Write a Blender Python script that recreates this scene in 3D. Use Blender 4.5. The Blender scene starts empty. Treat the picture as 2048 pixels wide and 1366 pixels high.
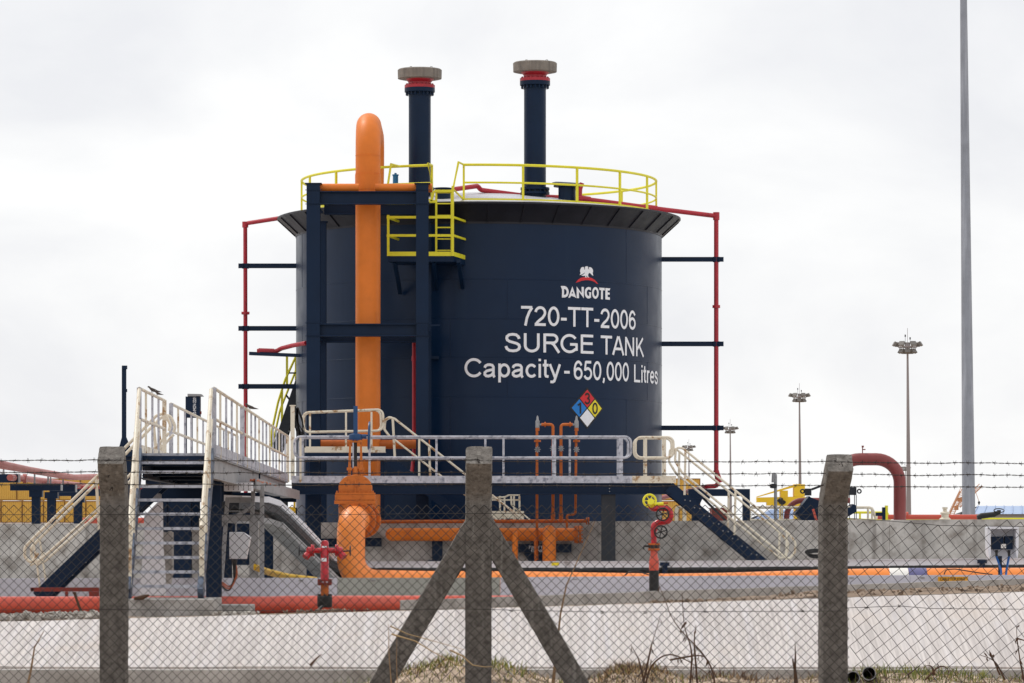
import bpy, bmesh, math, random
from mathutils import Vector, Matrix, noise
C = bpy.context.scene.collection
random.seed(7)
R_ = math.radians
# ---------------------------------------------------------------- camera
F, CX, HY, CZ = 7600.0, 1024.0, 1070.0, 1.2      # focal length in photo pixels, horizon row, eye height
cam = bpy.data.objects.new('camera', bpy.data.cameras.new('camera')); C.objects.link(cam)
cam.location = (0, 0, CZ); cam.rotation_euler = (R_(90), 0, 0)
cam.data.sensor_width = 36; cam.data.lens = 36*F/2048
cam.data.shift_y = (HY-683)/2048
cam.data.clip_start = 0.5; cam.data.clip_end = 20000
bpy.context.scene.camera = cam
# ---------------------------------------------------------------- sky, sun, exposure
SUN_EL, SUN_AZ = 56, -46                          # high, behind the tank and to the left
w = bpy.data.worlds.new('World'); bpy.context.scene.world = w; w.use_nodes = True
nt = w.node_tree; N = nt.nodes; L = nt.links
for n in list(N): N.remove(n)
out = N.new('ShaderNodeOutputWorld'); bg = N.new('ShaderNodeBackground'); bg.inputs['Strength'].default_value = 0.1
sky = N.new('ShaderNodeTexSky'); sky.sky_type = 'NISHITA'; sky.sun_disc = False
sky.sun_elevation = R_(SUN_EL); sky.sun_rotation = R_(SUN_AZ)
tc = N.new('ShaderNodeTexCoord'); mp = N.new('ShaderNodeMapping'); mp.inputs['Scale'].default_value = (9, 9, 17)
mp.inputs['Location'].default_value = (3.35, 0.4, 0.9)
nz = N.new('ShaderNodeTexNoise'); nz.inputs['Scale'].default_value = 1.0; nz.inputs['Detail'].default_value = 7; nz.inputs['Roughness'].default_value = .52
nz.inputs['Distortion'].default_value = .25
rp = N.new('ShaderNodeValToRGB')
rp.color_ramp.elements[0].position = .38; rp.color_ramp.elements[0].color = (7.7, 7.75, 8.0, 1)
rp.color_ramp.elements[1].position = .60; rp.color_ramp.elements[1].color = (9.0, 9.0, 9.0, 1)
mx = N.new('ShaderNodeMix'); mx.data_type = 'RGBA'; mx.inputs[0].default_value = .96
L.new(tc.outputs['Generated'], mp.inputs['Vector']); L.new(mp.outputs[0], nz.inputs['Vector']); L.new(nz.outputs['Fac'], rp.inputs[0])
L.new(sky.outputs[0], mx.inputs[6]); L.new(rp.outputs[0], mx.inputs[7]); L.new(mx.outputs[2], bg.inputs['Color']); L.new(bg.outputs[0], out.inputs[0])
sun = bpy.data.objects.new('sun', bpy.data.lights.new('sun', 'SUN')); C.objects.link(sun)
sun.data.energy = 1.5; sun.data.angle = R_(14); sun.data.color = (1, .96, .9)
sd = Vector((math.sin(R_(SUN_AZ))*math.cos(R_(SUN_EL)), math.cos(R_(SUN_AZ))*math.cos(R_(SUN_EL)), math.sin(R_(SUN_EL))))
sun.rotation_euler = sd.to_track_quat('Z', 'Y').to_euler(); sun.location = (10, 30, 60)
vs = bpy.context.scene.view_settings
bpy.context.scene.display_settings.display_device = 'sRGB'
vs.view_transform = 'Standard'; vs.look = 'None'; vs.gamma = 1; vs.use_curve_mapping = False; vs.exposure = 0.18

# ---------------------------------------------------------------- helpers
def P(x, y, Y): return Vector(((x-CX)/F*Y, Y, CZ-(y-HY)/F*Y))   # the point of the place seen at photo pixel x, y, at Y metres
def S(px, Y): return px*Y/F
def lin(r, g, b):
    f = lambda c: c/255/12.92 if c/255 <= .04045 else ((c/255+.055)/1.055)**2.4
    return (f(r), f(g), f(b), 1)
V = Vector
class MB:
    def __init__(s): s.v = []; s.f = []
    def add(s, vs, fs):
        n = len(s.v); s.v += [V(v) for v in vs]; s.f += [tuple(i+n for i in f) for f in fs]; return s
    def box(s, a, b):
        x0, y0, z0 = [min(p, q) for p, q in zip(a, b)]; x1, y1, z1 = [max(p, q) for p, q in zip(a, b)]
        return s.add([(x0,y0,z0),(x1,y0,z0),(x1,y1,z0),(x0,y1,z0),(x0,y0,z1),(x1,y0,z1),(x1,y1,z1),(x0,y1,z1)],
                     [(0,3,2,1),(4,5,6,7),(0,1,5,4),(1,2,6,5),(2,3,7,6),(3,0,4,7)])
    def pbox(s, x0, y0, x1, y1, Y, d):                # front face spans the photo rectangle at depth Y, d metres thick
        a = P(x0, y0, Y); b = P(x1, y1, Y); return s.box(a, (b.x, Y+d, b.z))
    def bar(s, p, q, wd, h, up=(0,0,1)):
        p, q = V(p), V(q); t = (q-p).normalized(); u = V(up)
        if abs(t.dot(u)) > .99: u = V((0,1,0))
        a = t.cross(u).normalized(); b = a.cross(t).normalized()
        o = [a*wd/2*i+b*h/2*j for i, j in ((-1,-1),(1,-1),(1,1),(-1,1))]
        return s.add([p+k for k in o]+[q+k for k in o], [(3,2,1,0),(4,5,6,7),(0,1,5,4),(1,2,6,5),(2,3,7,6),(3,0,4,7)])
    def ibeam(s, p, q, wd, h, t=.02, up=(0,0,1)):     # I section: two flanges and a web
        p, q = V(p), V(q); d = (q-p).normalized(); u = V(up)
        if abs(d.dot(u)) > .99: u = V((0,1,0))
        a = d.cross(u).normalized(); b = a.cross(d).normalized(); o = b*(h/2-t/2)
        s.bar(p+o, q+o, wd, t, up); s.bar(p-o, q-o, wd, t, up); return s.bar(p, q, t, h-2*t-.001, up)
    def tube(s, pts, r, n=10, cap=True, closed=False):
        pts = [V(p) for p in pts]; m = len(pts); rs = r if isinstance(r, (list, tuple)) else [r]*m
        T = []
        for i in range(m):
            a = pts[(i-1) % m] if (closed or i > 0) else pts[i]; b = pts[(i+1) % m] if (closed or i < m-1) else pts[i]
            T.append((b-a).normalized())
        u = V((0,0,1)) if abs(T[0].z) < .9 else V((0,1,0))
        u = (u-T[0]*u.dot(T[0])).normalized(); vs = []
        for i in range(m):
            u = u-T[i]*u.dot(T[i]); u.normalize(); w_ = T[i].cross(u)
            vs += [pts[i]+(u*math.cos(2*math.pi*k/n)+w_*math.sin(2*math.pi*k/n))*rs[i] for k in range(n)]
        fs = []
        for i in range(m if closed else m-1):
            j = (i+1) % m
            fs += [(i*n+k, i*n+(k+1) % n, j*n+(k+1) % n, j*n+k) for k in range(n)]
        if cap and not closed: fs += [tuple(range(n-1, -1, -1)), tuple((m-1)*n+k for k in range(n))]
        return s.add(vs, fs)
    def lathe(s, prof, o=(0,0,0), axis=(0,0,1), n=24, cap=True):
        ax = V(axis).normalized(); u = V((1,0,0)) if abs(ax.x) < .9 else V((0,0,1))
        u = (u-ax*u.dot(ax)).normalized(); w_ = ax.cross(u); o = V(o); vs = []; fs = []
        for r, h in prof: vs += [o+ax*h+(u*math.cos(2*math.pi*k/n)+w_*math.sin(2*math.pi*k/n))*max(r, 1e-4) for k in range(n)]
        for i in range(len(prof)-1): fs += [(i*n+k, i*n+(k+1) % n, (i+1)*n+(k+1) % n, (i+1)*n+k) for k in range(n)]
        if cap: fs += [tuple(range(n-1, -1, -1)), tuple((len(prof)-1)*n+k for k in range(n))]
        return s.add(vs, fs)
    def prism(s, poly, d):
        m = len(poly); d = V(d); poly = [V(p) for p in poly]
        return s.add(poly+[p+d for p in poly], [tuple(range(m)), tuple(range(2*m-1, m-1, -1))]+[((i+1) % m, i, m+i, m+(i+1) % m) for i in range(m)])
    def pprism(s, px, Y, d): return s.prism([P(x, y, Y) for x, y in px], (0, d, 0))
    def bolts(s, o, axis, R, n, r, h, ph=0):
        ax = V(axis).normalized(); u = V((1,0,0)) if abs(ax.x) < .9 else V((0,0,1))
        u = (u-ax*u.dot(ax)).normalized(); w_ = ax.cross(u)
        for k in range(n):
            a = 2*math.pi*(k+ph)/n; s.lathe([(r, -h/2), (r, h/2)], V(o)+(u*math.cos(a)+w_*math.sin(a))*R, axis, 6)
        return s
def bend(pts, r, k=6, closed=False):                  # round the corners of a polyline
    pts = [V(p) for p in pts]; o = []; n = len(pts)
    for i, p in enumerate(pts):
        if not closed and i in (0, n-1): o.append(p); continue
        a = (pts[i-1]-p); b = (pts[(i+1) % n]-p); rr = r[i] if isinstance(r, (list, tuple)) else r
        ang = a.angle(b)
        if ang > 3.1: o.append(p); continue
        d = min(rr/math.tan(ang/2), a.length*.49, b.length*.49); A = p+a.normalized()*d; B = p+b.normalized()*d
        rad = d*math.tan(ang/2); c = p+(a.normalized()+b.normalized()).normalized()*(rad/math.sin(ang/2))
        va, vb = A-c, B-c; tot = va.angle(vb)
        for j in range(k+1):
            t = j/k
            o.append(c+(va*math.sin((1-t)*tot)+vb*math.sin(t*tot))/math.sin(tot))
    return o
ORG = {}
def mesh(name, mb, m, smooth=35):
    me = bpy.data.meshes.new(name); me.from_pydata([tuple(v) for v in mb.v], [], mb.f); me.update()
    bm = bmesh.new(); bm.from_mesh(me); bmesh.ops.recalc_face_normals(bm, faces=bm.faces); bm.to_mesh(me); bm.free()
    me.materials.append(m)
    if smooth:
        me.polygons.foreach_set('use_smooth', [True]*len(me.polygons)); me.set_sharp_from_angle(angle=R_(smooth))
    return me
def obj(name, mb, m, parent=None, label=None, smooth=35, bevel=0):
    if parent is None:
        xs = [v.x for v in mb.v]; ys = [v.y for v in mb.v]; zs = [v.z for v in mb.v]
        o3 = V(((min(xs)+max(xs))/2, (min(ys)+max(ys))/2, min(zs)))
    else: o3 = ORG[parent.name]
    for i, v in enumerate(mb.v): mb.v[i] = v-o3
    ob = bpy.data.objects.new(name, mesh(name, mb, m, smooth)); C.objects.link(ob)
    if parent is None: ob.location = o3
    else: ob.parent = parent
    ORG[ob.name] = o3
    if label: ob['label'] = label
    if bevel:
        bv = ob.modifiers.new('bevel', 'BEVEL'); bv.width = bevel; bv.segments = 2; bv.limit_method = 'ANGLE'
    return ob
def tag(o, label, cat, group=None, kind=None):
    o['label'] = label; o['category'] = cat
    if group: o['group'] = group
    if kind: o['kind'] = kind
    return o
def thing(name, label, cat, loc=(0,0,0), group=None):
    o = bpy.data.objects.new(name, None); C.objects.link(o); o.location = loc; o.empty_display_size = .2
    ORG[o.name] = V(loc); return tag(o, label, cat, group)
def struct(o): o['kind'] = 'structure'; return o
def dup(root, loc, rz=0, label=None):
    r = root.copy(); C.objects.link(r); r.location = loc; r.rotation_euler = (0, 0, rz)
    if label: r['label'] = label
    for ch in list(root.children):
        c = ch.copy(); C.objects.link(c); c.parent = r
        for g in list(ch.children):
            d = g.copy(); C.objects.link(d); d.parent = c
    return r

# ---------------------------------------------------------------- materials
def nd(t, ty, **kw):
    n = t.nodes.new(ty)
    for k, v in kw.items(): n.inputs[k].default_value = v
    return n
def mat(name, col, rough=.5, metal=0, var=.12, vscale=3.0, vstretch=(1,1,1), col2=None, lo=.45, hi=.62, s2=6.0, st2=(1,1,1),
        bump=0, bscale=40, spec=.5, streak=None, coat=0):
    """painted or raw surface: base colour with cloudy variation, patches of a second colour, optional run-down streaks, fine bump"""
    m = bpy.data.materials.new(name); m.use_nodes = True; t = m.node_tree; b = t.nodes['Principled BSDF']
    b.inputs['Roughness'].default_value = rough; b.inputs['Metallic'].default_value = metal; b.inputs['Specular IOR Level'].default_value = spec
    if coat: b.inputs['Coat Weight'].default_value = coat; b.inputs['Coat Roughness'].default_value = .25
    tcn = t.nodes.new('ShaderNodeTexCoord')
    def noi(scale, stretch, detail=5, rg=.55, off=0):
        mpn = nd(t, 'ShaderNodeMapping', Scale=stretch, Location=(off, off*.7, off*1.3)); t.links.new(tcn.outputs['Object'], mpn.inputs['Vector'])
        nn = nd(t, 'ShaderNodeTexNoise', Scale=scale, Detail=detail, Roughness=rg); t.links.new(mpn.outputs[0], nn.inputs['Vector']); return nn.outputs['Fac']
    def mix(f, a, c):
        mm = t.nodes.new('ShaderNodeMix'); mm.data_type = 'RGBA'
        if isinstance(f, float): mm.inputs[0].default_value = f
        else: t.links.new(f, mm.inputs[0])
        for i, q in ((6, a), (7, c)):
            if isinstance(q, tuple): mm.inputs[i].default_value = q
            else: t.links.new(q, mm.inputs[i])
        return mm.outputs[2]
    def ramp(f, a, c):
        r = t.nodes.new('ShaderNodeMapRange'); t.links.new(f, r.inputs[0]); r.inputs[1].default_value = a; r.inputs[2].default_value = c; return r.outputs[0]
    dk = tuple(c*(1-var) for c in col[:3])+(1,); lt = tuple(min(1, c*(1+var)) for c in col[:3])+(1,)
    c = mix(ramp(noi(vscale, vstretch), .3, .7), dk, lt)
    if col2: c = mix(ramp(noi(s2, st2, 7, .6, 11), lo, hi), c, col2)
    if streak: c = mix(ramp(noi(streak[1], (1, 1, .06), 4, .5, 5), streak[2], streak[3]), c, streak[0])
    t.links.new(c, b.inputs['Base Color'])
    rr = ramp(noi(vscale*2.3, (1,1,1), 4, .5, 3), .2, .8)
    mr = t.nodes.new('ShaderNodeMapRange'); t.links.new(rr, mr.inputs[0]); mr.inputs[3].default_value = max(.03, rough-.08); mr.inputs[4].default_value = min(1, rough+.1)
    t.links.new(mr.outputs[0], b.inputs['Roughness'])
    if bump:
        bp = nd(t, 'ShaderNodeBump', Strength=bump, Distance=.02); t.links.new(noi(bscale, (1,1,1), 6, .6, 2), bp.inputs['Height']); t.links.new(bp.outputs[0], b.inputs['Normal'])
    return m
RUST = lin(120, 62, 30)
M = dict(
 navy=mat('navy_paint', lin(11, 34, 60), .42, spec=.2, var=.12, vscale=1.2, bump=.03, bscale=6),
 tank=mat('tank_navy_paint', lin(7, 34, 63), .34, spec=.24, var=.1, vscale=.7, streak=(lin(24, 46, 70), 1.6, .6, .85), bump=.05, bscale=2.2),
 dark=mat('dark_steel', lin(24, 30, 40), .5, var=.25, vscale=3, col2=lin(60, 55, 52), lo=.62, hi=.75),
 skirt=mat('skirt_steel', lin(34, 34, 42), .45, spec=.3, var=.3, vscale=1.5),
 orange=mat('orange_paint', lin(226, 122, 38), .5, spec=.35, var=.08, vscale=2.5, col2=lin(190, 92, 34), lo=.55, hi=.8, s2=2.0, st2=(1,1,.3)),
 orange2=mat('burnt_orange_paint', lin(190, 100, 42), .5, spec=.3, var=.15, vscale=4, col2=lin(130, 62, 32), lo=.6, hi=.75, s2=9),
 valve=mat('valve_orange', lin(200, 112, 46), .5, spec=.3, var=.12, vscale=4, col2=lin(150, 78, 36), lo=.56, hi=.74, s2=7),
 yellow=mat('yellow_paint', lin(232, 222, 42), .45, var=.06, vscale=4, col2=lin(160, 150, 50), lo=.66, hi=.8, s2=12),
 red=mat('red_paint', lin(176, 34, 50), .4, var=.12, vscale=3, col2=lin(130, 34, 40), lo=.58, hi=.78, s2=5),
 hydrant=mat('hydrant_red', lin(190, 14, 34), .3, var=.1, vscale=8, coat=.3),
 salmon=mat('salmon_red_pipe', lin(206, 84, 64), .34, var=.1, vscale=1.0, col2=lin(196, 92, 74), lo=.55, hi=.8, s2=2.5),
 faded=mat('faded_red_pipe', lin(178, 96, 88), .45, var=.1, vscale=1.0),
 maroon=mat('maroon_pipe', lin(136, 62, 60), .5, var=.12, vscale=2, streak=(lin(100, 50, 50), 5, .55, .8)),
 cream=mat('cream_rusty_paint', lin(226, 216, 196), .5, var=.1, vscale=3, col2=lin(168, 132, 92), lo=.55, hi=.64, s2=5.5, bump=.1, bscale=60),
 galv=mat('galvanised_peeling', lin(186, 187, 196), .5, metal=.15, var=.2, vscale=7, col2=lin(126, 129, 142), lo=.52, hi=.66, s2=9, bump=.1, bscale=50),
 grey=mat('grey_steel', lin(150, 150, 152), .5, metal=.2, var=.15, vscale=3, col2=lin(105, 104, 104), lo=.55, hi=.7),
 tray=mat('aluminium_tray', lin(214, 214, 219), .45, var=.06, vscale=1.5, col2=lin(160, 156, 156), lo=.62, hi=.75, s2=3),
 white=mat('white_cover', lin(226, 226, 232), .4, var=.04, vscale=2, col2=lin(190, 188, 188), lo=.62, hi=.8, s2=2),
 letter=mat('white_lettering', lin(242, 242, 246), .5, var=.03, vscale=5),
 bluegrey=mat('worn_blue_stringer', lin(72, 86, 108), .5, var=.2, vscale=4, col2=lin(36, 46, 66), lo=.5, hi=.62, s2=5),
 sand=mat('pale_sand', lin(190, 170, 150), .95, var=.25, vscale=4, col2=lin(96, 80, 62), lo=.45, hi=.6, s2=6, bump=.8, bscale=25, spec=.15),
 bounce_floor=mat('bounce_floor_concrete', lin(180, 180, 178), .9, var=.1, vscale=.3),
 roof=mat('roof_paint', lin(190, 190, 196), .4, var=.08, vscale=1),
 cap=mat('vent_cap_cement', lin(132, 124, 116), .85, var=.15, vscale=5, streak=(lin(90, 84, 80), 9, .5, .8), bump=.3, bscale=30),
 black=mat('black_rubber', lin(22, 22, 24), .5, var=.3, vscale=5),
 blue=mat('blue_paint', lin(18, 66, 112), .4, var=.15, vscale=6),
 cable=mat('blue_cable', lin(30, 90, 160), .4, var=.1, vscale=6),
 copper=mat('copper_cable', lin(182, 96, 58), .45, var=.25, vscale=12),
 hose=mat('yellow_conduit', lin(222, 176, 20), .4, var=.1, vscale=4),
 brick=mat('red_brick_paint', lin(120, 52, 44), .8, var=.2, vscale=6),
 post=mat('weathered_post_concrete', lin(122, 117, 112), .95, var=.34, vscale=16, col2=lin(84, 80, 75), lo=.5, hi=.72, s2=34, bump=.8, bscale=70, spec=.2,
          streak=(lin(160, 156, 150), 22, .6, .8)),
 wall=mat('stained_wall_concrete', lin(190, 185, 180), .92, var=.24, vscale=1.6, col2=lin(128, 119, 111), lo=.46, hi=.72, s2=2.6, bump=.25, bscale=25, spec=.2,
          streak=(lin(118, 112, 107), 5.5, .56, .86)),
 kerb=mat('grey_kerb_concrete', lin(172, 168, 164), .95, var=.2, vscale=2, col2=lin(122, 116, 108), lo=.5, hi=.78, s2=3, bump=.4, bscale=35, spec=.2),
 lav=mat('smooth_trench_concrete', lin(200, 200, 212), .8, var=.08, vscale=1.2, col2=lin(160, 158, 164), lo=.56, hi=.75, s2=1.1, bump=.1, bscale=30, spec=.3),
 green=mat('green_grey_trench_concrete', lin(160, 163, 158), .85, var=.1, vscale=1.5, bump=.1, bscale=30, spec=.3),
 wire=mat('old_fence_wire', lin(44, 42, 43), .6, metal=.2, var=.3, vscale=9),
 barb=mat('rusty_barbed_wire', lin(52, 46, 44), .7, metal=.2, var=.3, vscale=9),
 mast=mat('galvanised_mast', lin(146, 148, 156), .5, metal=.3, var=.1, vscale=2, streak=(lin(172, 174, 182), 6, .5, .7)),
 farmast=mat('hazed_mast', lin(150, 142, 142), .6, var=.1, vscale=.1),  # slight distance haze is put into this grey
 lamp=mat('floodlight_casing', lin(120, 116, 112), .5, var=.2, vscale=1),
 cont=mat('yellow_container', lin(214, 170, 78), .6, var=.1, vscale=.5, col2=lin(140, 92, 40), lo=.63, hi=.75, s2=.9, st2=(1,1,.25)),
 crane=mat('yellow_crane_paint', lin(236, 190, 26), .45, var=.08, vscale=1),
 boom=mat('rusty_boom', lin(196, 140, 100), .6, var=.1, vscale=1),
 shed=mat('shed_wall', lin(168, 164, 160), .7, var=.06, vscale=.3), shedroof=mat('blue_shed_roof', lin(158, 178, 210), .5, var=.06, vscale=.4),
 stone=mat('pale_rubble', lin(170, 164, 156), .95, var=.25, vscale=8, bump=.5, bscale=40),
 grass=mat('green_grass', lin(108, 118, 50), .7, var=.3, vscale=3), straw=mat('dry_straw', lin(176, 150, 110), .8, var=.25, vscale=5),
 weed=mat('dead_weed', lin(88, 62, 44), .85, var=.3, vscale=9), reed=mat('dry_reed', lin(150, 122, 92), .8, var=.2, vscale=9),
 bird=mat('bird_feathers', lin(74, 66, 62), .8, var=.2, vscale=20),
 sred=mat('sign_red', lin(214, 34, 44), .45, var=.03), sblue=mat('sign_blue', lin(10, 122, 204), .45, var=.03), syel=mat('sign_yellow', lin(240, 220, 40), .45, var=.03),
 tape=mat('white_band', lin(236, 232, 226), .45, var=.03), bluetape=mat('purple_blue_band', lin(96, 94, 138), .45, var=.05), ora=mat('orange_label', lin(226, 160, 20), .5, var=.08),
 brown=mat('rusty_bracket', lin(128, 44, 34), .6, var=.2, vscale=5),
)
def road_mat():
    m = mat('broomed_concrete', lin(208, 201, 197), .9, var=.06, vscale=.45, spec=.25)
    t = m.node_tree; b = t.nodes['Principled BSDF']; src = b.inputs['Base Color'].links[0].from_socket
    tcn = t.nodes.new('ShaderNodeTexCoord')
    def layer(scale, stretch, lo, hi, col, src, amt):
        mp_ = nd(t, 'ShaderNodeMapping', Scale=stretch); t.links.new(tcn.outputs['Object'], mp_.inputs['Vector'])
        n_ = nd(t, 'ShaderNodeTexNoise', Scale=scale, Detail=4, Roughness=.6); t.links.new(mp_.outputs[0], n_.inputs['Vector'])
        r = t.nodes.new('ShaderNodeMapRange'); t.links.new(n_.outputs['Fac'], r.inputs[0]); r.inputs[1].default_value = lo; r.inputs[2].default_value = hi; r.inputs[4].default_value = amt
        mm = t.nodes.new('ShaderNodeMix'); mm.data_type = 'RGBA'; t.links.new(r.outputs[0], mm.inputs[0]); t.links.new(src, mm.inputs[6]); mm.inputs[7].default_value = col
        return mm.outputs[2]
    c = layer(1, (44, .7, .7), .35, .72, lin(138, 130, 128), src, .62)         # broom lines across the road
    c = layer(1, (11, .5, .5), .5, .75, lin(214, 214, 224), c, .3)
    c = layer(1.2, (1, 1, 1), .55, .85, lin(200, 184, 170), c, .6)
    c = layer(3, (6, 1, 1), .66, .8, lin(120, 108, 98), c, .7)
    t.links.new(c, b.inputs['Base Color']); return m
M['road'] = road_mat()
def soil_mat():
    m = mat('brown_soil', lin(142, 124, 108), .95, var=.25, vscale=2.5, col2=lin(86, 72, 60), lo=.5, hi=.66, s2=5, bump=.8, bscale=22, spec=.15)
    return m
M['soil'] = soil_mat()

# ---------------------------------------------------------------- ground, road, kerbs
def lerp_tab(tab, x):
    if x <= tab[0][0]: return tab[0][1:]
    for a, b in zip(tab, tab[1:]):
        if x <= b[0]:
            t = (x-a[0])/(b[0]-a[0]); return tuple(p+(q-p)*t for p, q in zip(a[1:], b[1:]))
    return tab[-1][1:]
RIDGE = [(0, -.1), (450, -.06), (640, -.03), (760, .06), (830, .15), (890, .21), (1000, .17), (1100, .06), (1180, .04), (1240, .15), (1310, .13), (1370, .06), (1440, .09), (1600, .05), (1700, .1), (1760, .12), (1900, .1), (2048, .05)]
def hz(X, Y):
    px = CX+F*X/max(Y, 5); h = lerp_tab(RIDGE, px)[0]
    if Y < 28: z = -.45+max(0, (Y-15)/12.5)*.36
    elif Y < 28.7: z = -.076+(h+.076)*(Y-28)/.7
    elif Y < 30: z = h
    elif Y < 32.5: z = h+(-.3-h)*(Y-30)/2.5
    elif Y < 34.5: z = -.3
    else: z = -.1
    if 26 < Y < 33: z += .035*noise.noise(V((X*2.3, Y*2.3, 0)))+.02*noise.noise(V((X*7, Y*7, 3)))
    return z
xs = [-6000, -1500, -300, -80, -30, -12]+[-6+i*.1 for i in range(121)]+[12, 30, 80, 300, 1500, 6000]
ys = [-60, 0, 8, 15, 20, 24, 26]+[26.3+.12*i for i in range(62)]+[34, 34.4, 34.6, 45, 60, 80, 120, 300, 1000, 4000, 12000]
g = MB(); g.add([(x, y, hz(x, y)) for y in ys for x in xs], [(j*len(xs)+i, j*len(xs)+i+1, (j+1)*len(xs)+i+1, (j+1)*len(xs)+i) for j in range(len(ys)-1) for i in range(len(xs)-1)])
struct(tag(obj('ground', g, M['sand'], smooth=60), 'sandy ground with low mound along the wire fence', 'ground'))
YCR = 38.0                                            # crest of the sloping concrete bank of the drain
FAR = [(x, y, YCR) for x, y in ((-900, 1262), (-300, 1249), (0, 1243), (250, 1237), (500, 1230), (650, 1226), (900, 1219), (1300, 1207), (1540, 1200), (2048, 1184), (2600, 1168), (3200, 1150))]
rd = MB(); cols = 240; rows = 16
for i in range(cols+1):
    px = -900+4100*i/cols; fy, fY = lerp_tab(FAR, px); cr = P(px, fy+.8*noise.noise(V((px*.03, 0, 0))), fY); low = V((cr.x, 35.95, -.046)); foot = V((cr.x, 35.93, -.8))
    rd.v.append(foot); wv = .012*noise.noise(V((cr.x*1.1, 0, 4)))
    for j in range(rows+1):
        t = j/rows; p = low.lerp(cr, t); p.z += wv*(1-t)+.006*noise.noise(V((p.x*2, p.y*3, 7))); rd.v.append(p)
    rd.v.append(cr+V((0, .25, -.01)))
rw_ = rows+3
rd.f += [(i*rw_+j, i*rw_+j+1, (i+1)*rw_+j+1, (i+1)*rw_+j) for i in range(cols) for j in range(rw_-1)]
o = obj('drain_bank', rd, M['road']); struct(tag(o, 'pale broom finished concrete bank of the drain behind the fence', 'bank'))
kb = MB(); pts = []
for i in range(120):
    X = -13+26*i/119; wob = .006*noise.noise(V((X*1.5, 0, 0))); pts.append((X, wob))
for (X, a), (X2, b) in zip(pts, pts[1:]):
    z, z2 = -.018+a, -.018+b
    kb.add([(X, 34.55, z), (X2, 34.55, z2), (X2, 34.27+b, z2), (X, 34.27+a, z), (X2, 34.27+b, -.6), (X, 34.27+a, -.6), (X, 34.55, -.6), (X2, 34.55, -.6)],
           [(0, 1, 2, 3), (3, 2, 4, 5), (1, 0, 6, 7)])
struct(tag(obj('kerb', kb, M['kerb']), 'grey concrete kerb along the near lip of the pale drain bank', 'kerb'))
KB = [(760, 1203, 60.9), (800, 1201, 61.2), (1090, 1191, 62.3), (1330, 1182, 64.2), (1540, 1175, 65.8), (1800, 1166, 67.6), (2048, 1158, 68.6), (2600, 1143, 71)]
kk = MB(); prev = None
for i in range(61):
    px = 800+1800*i/60; yy, YY = lerp_tab(KB, px); p = P(px, yy, YY); p.z += .012*noise.noise(V((p.x*1.4, 1, 1)))
    ring = [p, p+V((0, .28, 0)), p+V((0, .28, -.7)), p+V((0, 0, -.7))]
    n = len(kk.v); kk.v += ring
    if i: kk.f += [(n-4, n, n+1, n-3), (n-1, n+3, n, n-4), (n-3, n+1, n+2, n-2)]
    if i in (0, 60): kk.f.append((n, n+1, n+2, n+3))
struct(tag(obj('kerb', kk, M['kerb']), 'brownish concrete kerb standing beyond the pale drain bank', 'kerb'))
fl = MB().add([V((x, y, -.03)) for x, y in ((-60, 70.5), (60, 70.5), (60, 89.4), (-60, 89.4))], [(0, 1, 2, 3)]).add([V((x, y, -.03)) for x, y in ((-60, 89.9), (60, 89.9), (60, 150), (-60, 150))], [(0, 1, 2, 3)])  # mostly hidden slabs, added to bounce light onto the tank and lettering
struct(tag(obj('bounce_floor', fl, M['bounce_floor']), 'pale concrete floor added round the tank to bounce light', 'bounce_floor'))
# soil between road and kerb / trench
sl = MB(); nc, nr = 420, 22
for i in range(nc+1):
    px = -300+2700*i/nc; fy, fY = lerp_tab(FAR, px); k_ = lerp_tab([(-300, .03), (230, .028), (300, .008), (1250, .006), (1450, .03), (1620, .055), (2048, .065), (2600, .07)], px)[0]
    for j in range(nr+1):
        t = j/nr; Y = YCR+.12+(22*t**2.2); p = P(px, fy, Y)
        bump_ = k_*math.sin(min(1, (Y-YCR)/1.1)*1.57) if Y < 40 else k_*(Y/40)*.8
        p.z += -.004+bump_*(1+.9*noise.noise(V((p.x*2.6, p.y*2.6, 0)))) + (.012*noise.noise(V((p.x*11, p.y*11, 4))) if j else 0)
        sl.v.append(p)
sl.f += [(i*(nr+1)+j, i*(nr+1)+j+1, (i+1)*(nr+1)+j+1, (i+1)*(nr+1)+j) for i in range(nc) for j in range(nr)]
struct(tag(obj('soil_bank', sl, M['soil'], smooth=60), 'strip of bare soil beyond the crest of the pale drain bank', 'soil'))
def stones(name, label, n, place, rmin, rmax, m):
    b = MB()
    for _ in range(n):
        p = place(); r = random.uniform(rmin, rmax)*random.choice((.6, .8, 1))
        q = [V((random.gauss(0, 1), random.gauss(0, 1), random.gauss(0, 1))).normalized()*r*random.uniform(.7, 1.2) for _ in range(9)]
        bm = bmesh.new(); [bm.verts.new(p+k) for k in q]; bmesh.ops.convex_hull(bm, input=bm.verts)
        bm.verts.index_update(); vs_ = [v.co.copy() for v in bm.verts]; b.add(vs_, [tuple(v.index for v in f.verts) for f in bm.faces]); bm.free()
    return tag(obj(name, b, m, smooth=0), label, 'gravel', kind='stuff')
def pl_left():
    px = random.uniform(-40, 215); fy, fY = lerp_tab(FAR, px); Y = fY+random.uniform(.1, 1.3); p = P(px, fy, Y); p.z += random.uniform(.0, .065); return p
stones('gravel', 'heap of pale broken stones beside the red ground pipe', 620, pl_left, .016, .05, M['stone'])
def pl_right():
    px = random.uniform(1300, 2080); fy, fY = lerp_tab(FAR, px); Y = fY+random.uniform(.15, 1.2); p = P(px, fy, Y); p.z += random.uniform(.02, .07) if px > 1560 else .015; return p
stones('rubble', 'scattered brown soil clods on the soil beyond the drain bank', 420, pl_right, .008, .03, M['soil'])
def pl_mid():
    px = random.uniform(425, 520); fy, fY = lerp_tab(FAR, px); Y = fY+random.uniform(.1, .8); p = P(px, fy, Y); p.z += random.uniform(.0, .035); return p
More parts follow.
